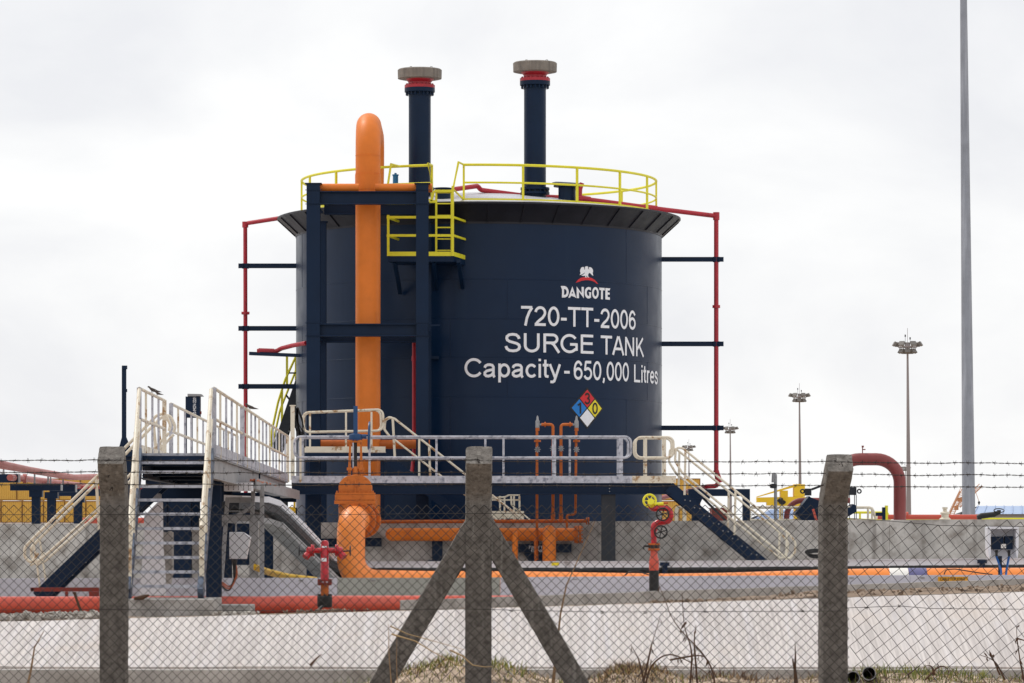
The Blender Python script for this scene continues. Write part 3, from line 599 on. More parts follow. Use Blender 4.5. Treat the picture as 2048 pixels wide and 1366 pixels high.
path = bend([V((XR+.08, 82.6, 1.52)), V((XR, YR, 1.52)), V((XR, YR, zt_)), V((XR-.04, 95.5, zt_)), V((XR-.07, 95.5, 9.3))], [0, .75, .82, .82, 0], 12)
obj('pipe', MB().tube(path, r0, 40), M['orange'], rp_)
for yy in (312, 348): obj('weld_collar', MB().lathe([(r0+.006, 0), (r0+.006, .012)], (XR, YR, P(0, yy, YR).z), n=40), M['orange'], rp_)
zz = P(0, 376, YF+.3).z
obj('trunnion', MB().tube([V((colx[0][0]+.12, YR-.55, zz)), V((XR-.2, YR-.55, zz))], .105, 16).tube([V((XR+.2, YR-.55, zz)), V((colx[1][1]+.08, YR-.55, zz))], .105, 16), M['orange'], rp_)
mb = MB(); mb.lathe([(r0+.012, P(0, 380, YR).z), (r0+.012, P(0, 349, YR).z)], (XR, YR, 0), n=40); obj('saddle_plate', mb, M['orange'], rp_)
zz = P(0, 887, YF).z
obj('trunnion', MB().tube([V((P(637, 0, YF).x, YR, zz)), V((P(858, 0, YF).x, YR, zz))], .11, 16), M['orange2'], rp_)

# ---------------------------------------------------------------- orange gate valve and low product line
gv = thing('gate_valve', 'big orange gate valve with blue handwheel on a tall yoke before the tank', 'valve', V((XR, 82, 0)))
Yg = 82.0; g_ = lambda x, y, d=0: P(x, y, Yg)+V((0, d, 0)); Xg = g_(711, 0).x; zc = 1.52
zz = lambda y: CZ-(y-HY)/F*Yg
obj('body', MB().lathe([(.28, zz(1062)), (.36, zz(1045)), (.37, zz(1012)), (.36, zz(1008))], (Xg, Yg, 0), n=32)
    .lathe([(r0+.03, -.6), (r0+.04, .6)], (Xg+.06, Yg, zc), (.12, 1.7, 0), 36), M['valve'], gv)
mb = MB()
for a, b, hw in ((1001, 1008, 41), (990, 1000, 40), (985.5, 989.5, 39)): mb.box((Xg-S(hw, Yg), Yg-.3, zz(b)), (Xg+S(hw, Yg), Yg+.3, zz(a)))
for k in range(9):
    for yy in (998.5, 984.5): mb.lathe([(.016, -.03), (.016, .03)], (Xg-S(36, Yg)+k*S(9, Yg), Yg-.25, zz(yy)), n=6)
obj('bonnet_flange', mb, M['valve'], gv)
mb = MB(); n = 20; prof = []
dome = [(678, 986), (678, 972), (681, 964), (687, 957), (695, 952), (711, 950), (727, 952), (735, 957), (741, 964), (744, 972), (744, 986)]
mb.prism([P(x, y, Yg)+V((0, -.2, 0)) for x, y in dome], (0, .42, 0)); mb.box((Xg-.02, Yg-.225, zz(986)), (Xg+.02, Yg-.201, zz(960))); obj('bonnet', mb, M['valve'], gv, bevel=.05)
mb = MB()
for sx in (-1, 1): mb.prism([V((Xg+sx*S(a, Yg), Yg-.05, zz(y))) for a, y in ((9, 884), (12.5, 884), (15, 950), (9, 950))], (0, .1, 0)); mb.box((Xg+sx*S(7, Yg), Yg-.08, zz(941)), (Xg+sx*S(17, Yg), Yg+.08, zz(935)))
mb.box((Xg-S(13, Yg), Yg-.1, zz(885)), (Xg+S(13, Yg), Yg+.1, zz(880))); mb.lathe([(.07, zz(952)), (.07, zz(938)), (.04, zz(934)), (.03, zz(932))], (Xg, Yg, 0), n=12)
obj('yoke', mb, M['valve'], gv)
obj('stem', MB().lathe([(.035, zz(940)), (.035, zz(880))], (Xg, Yg, 0), n=10), M['black'], gv)
obj('stem_cover', MB().box((Xg-.045, Yg-.045, zz(868)), (Xg+.045, Yg+.045, zz(812))), M['blue'], gv)
mb = MB().lathe([(.14, zz(880)), (.15, zz(877)), (.14, zz(869)), (.08, zz(867))], (Xg, Yg, 0), n=20).tube([V((Xg, Yg, zz(873))), V((Xg+S(22, Yg), Yg, zz(873)))], .05, 10).bolts((Xg, Yg, zz(879.5)), (0,0,1), .125, 10, .012, .05)
obj('gearbox', mb, M['blue'], gv)
hx = Xg+S(27, Yg); cw = V((hx, Yg, zz(871)))
mb = MB().tube([cw+V((.012*math.sin(a), math.cos(a)*.29, math.sin(a)*.29)) for a in [2*math.pi*k/28 for k in range(28)]], .018, 8, closed=True)
for k in range(4): a = k*math.pi/2+.4; mb.tube([cw, cw+V((0, math.cos(a)*.29, math.sin(a)*.29))], .012, 6)
mb.tube([cw-V((.14, 0, 0)), cw+V((.03, 0, 0))], .02, 8); obj('handwheel', mb, M['blue'], gv)
for Yk, dx in ((Yg-.52, .07), (Yg+.5, .14)):
    mb = MB().lathe([(.385, 0), (.385, .06)], (Xg+dx, Yk, zc), (.12, 1.7, 0), 40).lathe([(.385, .065), (.385, .13)], (Xg+dx, Yk, zc), (.12, 1.7, 0), 40).bolts((Xg+dx, Yk+.06, zc), (.12, 1.7, 0), .35, 20, .022, .24); obj('end_flange', mb, M['valve'], gv)
pl_ = thing('product_pipeline', 'orange pipeline lying low along the trench with a tall elbow up to the valve', 'pipe', (0, 80.7, 0))
YL = 80.7; zl = .155
Xe = (702-CX)/F*80.7; SAG = [(840, 1141.5), (900, 1142), (1060, 1142.5), (1200, 1145), (1330, 1147), (1440, 1145.5), (1540, 1142.5), (1660, 1138.5), (1760, 1136.5), (2000, 1135.5), (2600, 1134)]
path = bend([V((Xg+.04, Yg-.5, zc)), V((Xe, YL, zc)), V((Xe, YL, zl+.02)), *[V(((px-CX)/F*YL, YL, CZ-(py-HY)*YL/F-r0)) for px, py in SAG]], [0, .5, .55]+[0]*len(SAG), 12)
obj('pipe', MB().tube(path, r0, 36), mat('fresh_orange_paint', lin(240, 138, 58), .38, var=.06, vscale=1.5, col2=lin(214, 112, 42), lo=.6, hi=.85, s2=1.2), pl_)
for xa, xb, m, nm in ((1777.5, 1815, 'tape', 'white_band'), (1815.3, 1852, 'bluetape', 'blue_band')):
    a = P(xa, 0, YL).x; b = P(xb, 0, YL).x; f = lambda X: CZ-(lerp_tab(SAG, CX+X*F/YL)[0]-HY)*YL/F-r0
    obj(nm, MB().tube([V((a, YL, f(a))), V((b, YL, f(b)))], r0+.004, 36), M[m], pl_)
# manifold and thin lines in front of the wall
YM = 88.95
mf = thing('orange_manifold', 'horizontal orange manifold pipe with drop legs before the stained wall', 'pipe', P(970, 1120, YM))
zm = P(0, 1069, YM).z; rm = .152
mb = MB().tube([P(771, 1069, YM), P(774, 1069, YM), P(780, 1069, YM), P(1155, 1069, YM)], [.03, .1, rm, rm], 28); obj('pipe', mb, M['orange'], mf)
mb = MB()
for x in (1152, 1158): mb.lathe([(.21, 0), (.21, .05)], P(x, 1069, YM), (1, 0, 0), 28)
mb.bolts(P(1157, 1069, YM), (1, 0, 0), .18, 12, .015, .2); obj('blind_flange', mb, M['orange2'], mf)
for x, r in ((1098.5, .158), (1030, .066)):
    X = P(x, 0, YM-.7).x; z1 = P(0, 1050 if r > .1 else 1062, YM-.7).z-r
    obj('drop_leg', MB().tube(bend([V((X, YM, z1)), V((X, YM-.62, z1)), V((X, YM-.62, .1))], r*1.6, 8), r, 24), M['orange'], mf)
obj('drop_leg', MB().tube([P(1070, 1078, YM-.5), P(1071, 1130, YM-.5)], .028, 10).lathe([(.04, 0), (.04, .08)], P(1070, 1084, YM-.5), n=10), M['orange2'], mf)
tn = thing('thin_orange_line', 'thin orange pipe running along the top edge of the stained wall', 'pipe', P(960, 1046, 89.22))
obj('pipe', MB().tube([P(748, 1043.5, 89.22), P(1174, 1042, 89.22)], .042, 12).lathe([(.085, 0), (.085, .03)], P(1172, 1042, 89.22), (1, 0, 0), 16).lathe([(.085, 0), (.085, .03)], P(1176, 1042, 89.22), (1, 0, 0), 16), M['orange2'], tn)
for px_, base, tgt, lab in ((1106, 1042, 1075, 'left'), (1122, 1042, 1153, 'right')):
    t = thing('sampling_pipe', f'{"first" if lab=="left" else "second"} orange sampling loop with grey relief valve, {lab} of the pair', 'pipe', P(px_, 1042, 88.78), 'sampling loops before the tank'); Yq = 88.78
    obj('riser', MB().tube(bend([P(px_, 1042, Yq), P(px_, 849, Yq), P(px_+(tgt-px_)*.75, 849, Yq)], .07), .036, 10).lathe([(.06, 0), (.06, .03)], P(px_+(tgt-px_)*.55, 849, Yq), (1, 0, 0), 14).lathe([(.05, 0), (.05, .16)], P(px_, 1038, Yq), n=12), M['orange2'], t)
    if lab == 'left': obj('return_leg', MB().tube([P(1074, 856, Yq), P(1074, 1120, Yq)], .032, 10), M['orange2'], t)
    else: obj('return_leg', MB().tube(bend([P(1152.5, 856, Yq), P(1151, 1028, Yq), P(1134, 1030, Yq), P(1134, 1056, Yq)], .06), .03, 10), M['orange2'], t)
    mb = MB()
    for k in (0, 2): mb.lathe([(.08, 0), (.08, .022)], P(tgt, 884-k, Yq), n=14)
    mb.lathe([(.045, 0), (.045, .1)], P(tgt, 862, Yq), n=12); obj('flange', mb, M['orange2'], t)
    obj('relief_valve', MB().lathe([(.03, 0), (.05, .02), (.05, .17), (.03, .2), (.022, .27), (.008, .30)], P(tgt, 857, Yq), n=12).tube([P(tgt, 850, Yq), P(tgt+(px_-tgt)*.3, 849, Yq)], .025, 8), M['grey'], t)
    for q in (px_, tgt):
        y_ = 897 if q != tgt else 899; c = P(q, y_, Yq-.06); mb = MB().lathe([(.045, -.05), (.045, .05)], c+V((0, .06, 0)), n=10)
        for k in range(8): a = k*math.pi/4; mb.tube([c+V((0, -.03, 0)), c+V((math.cos(a)*.075, -.03, math.sin(a)*.075))], .011, 5)
        obj('stop_valve', mb, M['grey'], t)
t = thing('support_sign_beam', 'navy support beam with stencilled white tag before the wall', 'support', P(1090, 1120, 89.28))
obj('beam', MB().pbox(1037, 1088, 1143, 1105, 89.28, .2), M['navy'], t); obj('bracket', MB().pprism([(1046, 1106), (1085, 1106), (1085, 1128), (1062, 1128)], 89.32, .12), M['navy'], t)
obj('saddle', MB().pbox(1062, 1081, 1078, 1087.8, 89.1, .3), M['navy'], t)
mb = MB(); flat_text(mb, '720-TT-2006', P(1057, 1097, 89.274), S(52, 89.28), S(5.2, 89.28), bold=.01); obj('lettering', mb, M['letter'], t, smooth=0); mb = MB(); flat_text(mb, 'DANGOTE', P(1063, 1104, 89.274), S(42, 89.28), S(5, 89.28), bold=.01); obj('lettering', mb, M['letter'], t, smooth=0)
for (xa, ya, xb, yb), lb in (((864, 1082, 885, 1130), 'navy steel pedestal under the middle of the orange manifold'), ((728, 1076, 763, 1093), 'small navy plate on the wall right of the orange elbow'), ((634, 1077, 676, 1093), 'small navy plate on the wall left of the orange elbow')):
    Yq = 89.2 if xa > 800 else 89.38
    mb = MB().pbox(xa, ya, xb, yb, Yq, .14)
    if xa > 800: mb.pbox(xa-8, yb-10, xb+8, yb+16, Yq-.05, .25); mb.pbox(xa-5, ya-2, xb+5, ya-.1, Yq-.05, .25)
    else: mb.pbox(xa+3, ya+3, xb-3, yb-3, Yq-.03, .029)
    tag(obj('pipe_pedestal' if xa > 800 else 'wall_plate', mb, M['navy']), lb, 'support')

# ---------------------------------------------------------------- cable tray
YT = 83.5
ct = thing('cable_tray', 'long aluminium cable tray with black cables running above the orange pipeline', 'cable tray', P(1300, 1140, YT))
TY = [(640, 1123.5), (1300, 1123), (1640, 1120.5), (2048, 1117), (2700, 1111)]
def ty(px): return lerp_tab(TY, px)[0]
mb = MB(); mb2 = MB(); sx = [650+i*(2700-650)/40 for i in range(41)]
for a, b in zip(sx, sx[1:]):
    for Yk in (YT, YT+.55): mb.bar(P(a, ty(a)+6, YT)+V((0, Yk-YT, 0)), P(b, ty(b)+6, YT)+V((0, Yk-YT, 0)), .012, .13)
    mb.bar(P(a, ty(a)-.3, YT)+V((0, -.02, 0)), P(b, ty(b)-.3, YT)+V((0, -.02, 0)), .06, .012)
    mb.bar(P(a, ty(a)+13, YT)+V((0, .02, 0)), P(a, ty(a)+13, YT)+V((0, .53, 0)), .05, .02)
obj('side_rail', mb, M['tray'], ct)
for k in range(12):
    pts = [P(x, ty(x)+(16.5, 22, 27.5)[k % 3]+1.6*noise.noise(V((x*.01, k*3, 0))), YT)+V((0, .05+.04*k, 0)) for x in range(640, 2701, 20)]
    obj('cable', MB().tube(pts, .05, 8), M['black'], ct)  # cable bunch, with extra black rows added for the deep shade under the tray
for x in (690, 1330, 1965):
    mb = MB().pbox(x-5, ty(x)+4, x+5, ty(x)+60, YT-.12, .1).pbox(x-10, ty(x)+2, x+9, ty(x)+9, YT-.16, .04); obj('bracket', mb, M['navy'], ct)
obj('yellow_tag', MB().pbox(1103, ty(1103)+2, 1118, ty(1103)+8, YT-.02, .008), M['syel'], ct)
it = thing('sloping_tray', 'white covered cable tray curving down from the catwalk to ground', 'cable tray', P(560, 1120, 76))
pth = [P(452, 996, 70), P(505, 998, 72), P(530, 1006, 73.5), P(556, 1028, 75), P(580, 1052, 76.5), P(610, 1083, 79), P(640, 1114, 81.5), P(665, 1126, 83.2)]
for off, m, nm, wd, h in ((V((0, -.05, 0)), 'white', 'cover', .62, .11), (V((0, -.05, -.13)), 'dark', 'side_rail', .5, .13)):
    mb = MB()
    for a, b in zip(pth, pth[1:]): mb.bar(a+off, b+off+(b-a).normalized()*.02, wd, h, (0, -.25, 1))
    obj(nm, mb, M[m], it)
mb = MB(); p2 = [P(452, 1040, 70), P(520, 1040, 71.5), P(545, 1048, 72), P(640, 1140, 75), P(660, 1160, 76)]
for a, b in zip(p2, p2[1:]): mb.bar(a, b, .4, .1, (0, -.25, 1))
obj('lower_tray', mb, M['grey'], it)
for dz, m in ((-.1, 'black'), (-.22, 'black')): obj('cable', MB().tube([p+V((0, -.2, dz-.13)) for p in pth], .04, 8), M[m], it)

# ---------------------------------------------------------------- catwalk to the tank
ZD = 2.46; YA, YZ = 58.5, 87.2
XRf = lambda Y: P(428, 0, YA).x-.01915*(Y-YA); XLf = lambda Y: XRf(Y)-1.154
ck = thing('catwalk', 'long raised catwalk with peeling cream handrails leading back to the tank', 'walkway', (XRf(70), 70, 0))
mb = MB(); mb.add([V((XLf(YA), YA, ZD)), V((XRf(YA), YA, ZD)), V((XRf(YZ), YZ, ZD)), V((XLf(YZ), YZ, ZD)), V((XLf(YA), YA, ZD-.04)), V((XRf(YA), YA, ZD-.04)), V((XRf(YZ), YZ, ZD-.04)), V((XLf(YZ), YZ, ZD-.04))], [(0,1,2,3),(7,6,5,4),(0,4,5,1),(1,5,6,2),(2,6,7,3),(3,7,4,0)])
obj('deck', mb, M['galv'], ck)
for Xf, sg in ((XRf, 1), (XLf, -1)):
    mb = MB().ibeam(V((Xf(YA)-sg*.06, YA+.02, ZD-.22)), V((Xf(YZ)-sg*.06, YZ, ZD-.22)), .12, .34, .015); obj('side_beam', mb, M['grey'] if sg > 0 else M['navy'], ck)  # right beam in grey: grazing light is put into its colour
    mb = MB(); mb.bar(V((Xf(YA)+.004*sg, YA, ZD+.07)), V((Xf(YZ)+.004*sg, YZ, ZD+.07)), .008, .14); obj('toe_plate', mb, M['galv'] if sg > 0 else M['cream'], ck)
mb = MB().box((XLf(YA), YA-.09, ZD-.2), (XRf(YA), YA-.003, ZD-.045))
for x in (291, 301, 401): mb.lathe([(.03, 0), (.03, .012)], P(x, 916, YA-.095), (0, -1, 0), 8)
obj('end_beam', mb, M['navy'], ck)
def railing(Xf, Ya, Yb, n, parent, mm, endpost=True):
    top, mid = 1.0, .53; dx = 0
    for h in (top, mid): obj('top_rail' if h == top else 'middle_rail', MB().tube([V((Xf(Ya), Ya, ZD+h)), V((Xf(Yb), Yb, ZD+h))], .026, 8), mm, parent)
    for k in range(n+1):
        Y = Ya+(Yb-Ya)*k/n; w_ = .07 if k in (0, n) else .034
        obj('post', MB().bar(V((Xf(Y), Y, ZD-.05)), V((Xf(Y), Y, ZD+(top if k not in (0, n) else top+.01))), w_, .03), M['galv'] if k % 3 != 1 else mm, parent)
railing(XRf, YA+.03, 66.8, 5, ck, M['cream']); railing(XRf, 67.0, 87.0, 13, ck, M['cream'])
railing(XLf, YA+.03, 63.9, 4, ck, M['cream']); railing(XLf, 65.5, 86.8, 12, ck, M['cream'])
for (x0_, x1_, ya, yb, Yk, nm) in ((412, 441, 985, 1192, 61.5, 'column'), (384, 398, 1000, 1192, 75, 'column'), (322, 334, 930, 1192, 70, 'column'), (344, 382, 990, 1192, 74, 'column'), (523, 545, 990, 1150, 80, 'column'), (447, 462, 1000, 1192, 70.5, 'column')):
    a, b = P(x0_, ya, Yk), P(x1_, yb, Yk); mb = MB().box((a.x, Yk, -.1), (b.x, Yk+.02, ZD-.38)).box((a.x, Yk+.26, -.1), (b.x, Yk+.28, ZD-.38)).box(((a.x+b.x)/2-.012, Yk+.021, -.1), ((a.x+b.x)/2+.012, Yk+.259, ZD-.38)); obj(nm, mb, M['navy'], ck)
for (x0_, ya, x1_, yb, Yk) in ((284, 927, 412, 953, 60.5), (445, 986, 592, 1004, 84), (285, 935, 447, 960, 62), (290, 958, 447, 1004, 66), (300, 945, 520, 970, 74), (460, 985, 560, 1010, 80)):
    a, b = P(x0_, ya, Yk), P(x1_, yb, Yk); zc_ = (a.z+b.z)/2; obj('cross_beam', MB().ibeam((a.x, Yk+.1, zc_), (b.x, Yk+.1, zc_), .2, a.z-b.z, .02), M['navy'], ck)
obj('shade_plate', MB().pbox(321, 1003, 347, 1062, 76, .1), M['navy'], ck)  # added dark plate, closes a bright gap in the shade behind the treads
obj('shade_plate', MB().pbox(440, 1006, 523, 1034, 77.5, .1).pbox(440, 1044, 500, 1130, 77.6, .1), M['navy'], ck)  # added navy plates standing in for the shade behind the trays
obj('hanger_tray', MB().add(*(lambda a, b, d: ([a, V((b.x, a.y, a.z)), b, V((a.x, a.y, b.z))]+[p+V((0, d, 0)) for p in (a, V((b.x, a.y, a.z)), b, V((a.x, a.y, b.z)))], [(0,1,2,3),(4,7,6,5),(0,4,5,1),(3,2,6,7),(0,3,7,4),(1,5,6,2)]))(P(448, 965, 66), P(503, 982, 66), .5)), M['tray'], ck)
mb = MB()
for k in range(5):
    for j in range(5): q = P(457+k*10, 967+j*3, 65.996); mb.box(q-V((.008, 0, .006)), q+V((.008, .003, .006)))
obj('perforation', mb, M['black'], ck)
mb = MB()
mb.bar(V((XRf(66.5)+.12, 66.5, ZD-.42)), V((XRf(86)+.16, 86, ZD-.42)), .3, .05); mb.bar(V((XRf(66.5)+.26, 66.5, ZD-.36)), V((XRf(86)+.3, 86, ZD-.36)), .02, .2); obj('side_tray', mb, M['grey'], ck)
mb = MB()
for k in range(10):
    pts = [V((XRf(Y)+.16+.012*k+.06*noise.noise(V((Y*1.5, k*5, 0))), Y, ZD-.3+.05*noise.noise(V((Y*2, k*3, 8))))) for Y in [66.6+i*.5 for i in range(40)]]; mb.tube(pts, .014, 5)
obj('copper_cable', mb, M['copper'], ck)
st = thing('cable_support_frame', 'grey steel frame of struts below the catwalk carrying trays', 'frame', P(490, 1190, 68))
for a, b, wd in ((P(455, 996, 68), P(441, 1190, 68), .07), (P(441, 1050, 68.3), P(508, 1012, 68.3), .06), (P(524, 972, 68), P(524, 1192, 68), .075), (P(507, 965, 68.4), P(504, 1040, 68.4), .07), (P(440, 1036, 68.6), P(520, 1036, 68.6), .12), (P(452, 1000, 68.6), P(505, 1000, 68.6), .1), (P(508, 1040, 70), P(508, 1190, 70), .16), (P(452, 1022, 69), P(482, 1022, 69), .02), (P(472, 1045, 67.5), P(472, 1066, 67.5), .03)):
    obj('strut', MB().bar(a, b, wd, wd), M['grey'], st)
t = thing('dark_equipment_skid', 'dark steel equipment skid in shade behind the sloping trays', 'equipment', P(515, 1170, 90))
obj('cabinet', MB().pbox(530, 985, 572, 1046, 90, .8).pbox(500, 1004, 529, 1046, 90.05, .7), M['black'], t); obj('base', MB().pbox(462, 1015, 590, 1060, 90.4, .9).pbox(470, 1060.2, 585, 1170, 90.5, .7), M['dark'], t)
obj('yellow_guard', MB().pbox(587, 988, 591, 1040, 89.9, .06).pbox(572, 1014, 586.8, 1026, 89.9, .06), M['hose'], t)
tag(obj('white_cable_cover', MB().pprism([(288, 1032), (316, 1003), (323, 1003), (324, 1095), (328, 1140), (329, 1192), (277, 1192), (283, 1140), (287, 1070)], 64.5, .3), M['white'], bevel=.02), 'tall white sheet cover with a slanted top behind the front stairs', 'cover')
tag(obj('grey_terminal_box', MB().pbox(297, 988, 321, 1001, 64.6, .2).pbox(299, 986.5, 319, 987.9, 64.62, .16), M['grey']), 'small grey box above the tall white cover', 'box')
tag(obj('concrete_plinth', MB().pbox(325, 1064, 344, 1148, 65.2, .35).pprism([(327, 1148.3), (344, 1148.3), (340, 1168), (333, 1168)], 65.25, .25), M['kerb']), 'narrow concrete plinth right of the tall white cover', 'plinth')
tag(obj('concrete_plinth', MB().pbox(384, 1064, 399, 1170, 71, .4).pbox(382, 1060, 401, 1063.8, 70.97, .46), M['kerb']), 'narrow concrete plinth behind the right stringer of the front stairs', 'plinth')
# front stairs
sf = thing('front_stairs', 'steep blue grey stairs with galvanised treads and cream handrails facing the fence', 'stairs', P(335, 1198, 56))
YS0, YS1 = 55.9, 58.4
for i in range(10):
    f = i/9; Y = YS0+(YS1-.15-YS0)*f; y = (1172, 1143, 1114, 1085, 1056, 1027, 999, 972, 943, 924.5)[i]; z = CZ-(y-HY)/F*Y
    xl = P(259+20*f, 0, Y).x; xr = P(400+14*f, 0, Y).x
    obj('tread', MB().box((xl, Y-.02, z-.018), (xr, Y+.2, z+.014)).box((xl, Y-.024, z-.03), (xr, Y-.0205, z+.012)), M['galv'], sf)
for xb, xt, lb in ((256, 279, 0), (401, 423, 0)):
    a, b = P(xb, 1192, YS0-.15), P(xt, 910, YS1); obj('stringer', MB().bar(a, b, .085, .27, (0, -.7, .7)), M['bluegrey'], sf)
    hr = MB(); a2, b2 = P(xb+1, 1192, YS0-.15), P(xt, 912, YS1)
    for h in (1.02, .55):
        hr.tube([a2+V((0, .1, h)), b2+V((0, -.05, h))], .03, 8)
    obj('handrail', hr, M['cream'], sf)
    for f in (.06, .36, .68):
        p = a2.lerp(b2, f); obj('stanchion', MB().bar(p+V((0, 0, 0)), p+V((0, .03, 1.02)), .075, .04), M['cream'], sf)
tag(obj('concrete_pad', MB().pbox(254, 1198, 427, 1240, 55.35, 1.6), M['kerb'], bevel=.015), 'rough concrete pad at the foot of the front stairs', 'concrete pad')
tag(obj('concrete_step', MB().pbox(428, 1210, 502, 1240, 57.2, .9), M['kerb'], bevel=.015), 'small low concrete step beside the larger stair pad', 'concrete pad')
# side stairs
ss = thing('side_stairs', 'navy side stairs with cream handrails climbing from left to the catwalk', 'stairs', P(200, 1190, 64.7))
Yn, Yf = 64.1, 65.0
for Yk in (Yn, Yf):
    a, b = P(76, 1196, Yn)+V((0, Yk-Yn, 0)), P(345, 938, Yn)+V((0, Yk-Yn, 0)); obj('stringer', MB().bar(a, b, .05, .24), M['navy'], ss)
for i in range(10):
    f = (i+.6)/10; p = P(76, 1196, Yn).lerp(P(345, 938, Yn), f); obj('tread', MB().box((p.x-.13, Yn+.03, p.z+.02), (p.x+.13, Yf-.03, p.z+.055)), M['galv'], ss)
for Yk in (Yn, Yf):
    d = 0; P_ = P; o_ = V((0, Yk-Yn, 0)); P = lambda x, y, Y: P_(x, y, Yn)+o_
    top = [P(76, 1106, Yk), P(62, 1128, Yk), P(49, 1112, Yk), P(50, 1094, Yk), P(66, 1077, Yk), P(195+d, 952, Yk), P(312, 832, Yk), P(330, 825, Yk), P(341, 850, Yk), P(338, 862, Yk)]
    low = [P(60, 1130, Yk), P(78, 1122, Yk), P(198, 1016, Yk), P(338, 866, Yk)]
    obj('handrail', MB().tube(bend(top, .1), .026, 8).tube(low, .024, 8), M['cream'], ss)
    for xa, ya, xb, yb in ((66, 1078, 82, 1186), (192, 953, 200, 1080), (306, 838, 318, 962)): obj('stanchion', MB().bar(P(xa, ya, Yk), P(xb, yb, Yk), .05, .03), M['cream'], ss)
    P = P_

# ---------------------------------------------------------------- main walkway along the tank
YW0, YW1 = 87.4, 88.5
wk = thing('walkway', 'raised navy steel walkway with galvanised handrails across the tank front', 'walkway', P(960, 1160, 88))
xa, xb = P(583, 0, YW0).x, P(1343, 0, YW0).x
obj('deck', MB().box((xa, YW0+.02, ZD-.04), (xb, YW1-.02, ZD)), M['grey'], wk)
for Yk in (YW0, YW1): obj('toe_plate', MB().box((xa, Yk-.006, ZD-.065), (P(1264, 0, YW0).x, Yk+.006, ZD+.1)), M['galv'], wk)
for Yk in (YW0, YW1): obj('toe_plate', MB().box((P(1264.5, 0, YW0).x, Yk-.006, ZD-.065), (P(1352, 0, YW0).x, Yk+.006, ZD+.1)), M['cream'], wk)
for a, b in ((xa, P(783, 0, YW0).x), (P(783.4, 0, YW0).x, xb)):
    for Yk in (YW0+.1, YW1-.1): obj('side_beam', MB().ibeam((a, Yk, ZD-.19), (b, Yk, ZD-.19), .2, .25, .018), M['navy'], wk)
for y in (971, 977, 983): obj('bolt', MB().lathe([(.012, 0), (.012, .01)], P(1219, y, YW0-.001), (0, -1, 0), 6), M['grey'], wk)
for Yk, px_l, xl, xr in ((YW0, (601, 739, 873, 1007, 1110, 1242), 589, 1262), (YW1, (600, 703, 836, 970, 1107, 1141, 1240), 594, 1259)):
    z1 = ZD+1.0; z2 = ZD+.52; X = lambda x: P(x, 0, YW0).x
    loop = bend([V((X(xl), Yk, z1)), V((X(xr), Yk, z1)), V((X(xr), Yk, z2)), V((X(xl), Yk, z2))], .14, 6, True); obj('handrail', MB().tube(loop, .028, 8, closed=True), M['galv'], wk)
    for x in px_l: obj('post', MB().bar(V((X(x), Yk, ZD-.05)), V((X(x), Yk, z1)), .05 if x < 1240 else .09, .03), M['galv'] if x not in (836, 601) else M['cream'], wk)
    loop = bend([V((X(1271), Yk, z1-.01)), V((X(1347), Yk, z1-.01)), V((X(1347), Yk, z2)), V((X(1271), Yk, z2))], .14, 6, True); obj('end_handrail', MB().tube(loop, .028, 8, closed=True), M['cream'], wk)
    for x in (1292, 1330): obj('post', MB().bar(V((X(x), Yk, ZD-.05)), V((X(x), Yk, z1)), .05, .03), M['cream'], wk)
for x, Yk in ((1217, 88.7), (627, 88.7), (1217, 87.5)):
    a = P(x-14, 0, Yk).x; b = P(x+14, 0, Yk).x; obj('column', MB().box((a, Yk, -.1), (b, Yk+.02, ZD-.33)).box((a, Yk+.22, -.1), (b, Yk+.24, ZD-.33)).box(((a+b)/2-.01, Yk+.021, -.1), ((a+b)/2+.01, Yk+.219, ZD-.33)), M['navy'] if Yk > 88 else M['dark'], wk)
es = thing('end_stairs', 'navy stairs with cream double handrails descending from the right walkway end', 'stairs', P(1460, 1175, 88))
for Yk in (YW0+.05, YW1-.05):
    obj('stringer', MB().bar(P(1338, 974, YW0)+V((0, Yk-YW0, 0)), P(1592, 1182, YW0)+V((0, Yk-YW0, 0)), .06, .27), M['navy'], es)
for i in range(11):
    p = P(1338, 974, YW0).lerp(P(1592, 1182, YW0), (i+.5)/11); obj('tread', MB().box((p.x-.13, YW0+.09, p.z+.03), (p.x+.13, YW1-.09, p.z+.06)), M['galv'], es)
for k in range(9):
    p = P(1370+k*19, 1000+k*15.4, YW0+.01)
    for q_ in (p, p+V((.12, 0, -.02))): obj('bolt', MB().lathe([(.016, 0), (.016, .02)], q_, (0, -1, 0), 6), M['grey'], es)
for Yk, dx in ((YW0, 0), (YW1, -8)):
    q = lambda x, y: P(x+dx, y, YW0)+V((0, Yk-YW0, 0))
    lp = bend([q(1352, 894), q(1366, 897), q(1577, 1067), q(1591, 1085), q(1590, 1104), q(1579, 1118), q(1570, 1114), q(1364, 945), q(1350, 922)], .1, 5, True)
    obj('handrail', MB().tube(lp, .026, 8, closed=True), M['cream'], es)
    for xa_, ya_, xb_, yb_ in ((1371, 902, 1369, 990), (1471, 982, 1469, 1070), (1574, 1066, 1571, 1150)): obj('stanchion', MB().bar(q(xa_, ya_), q(xb_, yb_), .05, .03), M['cream'], es)
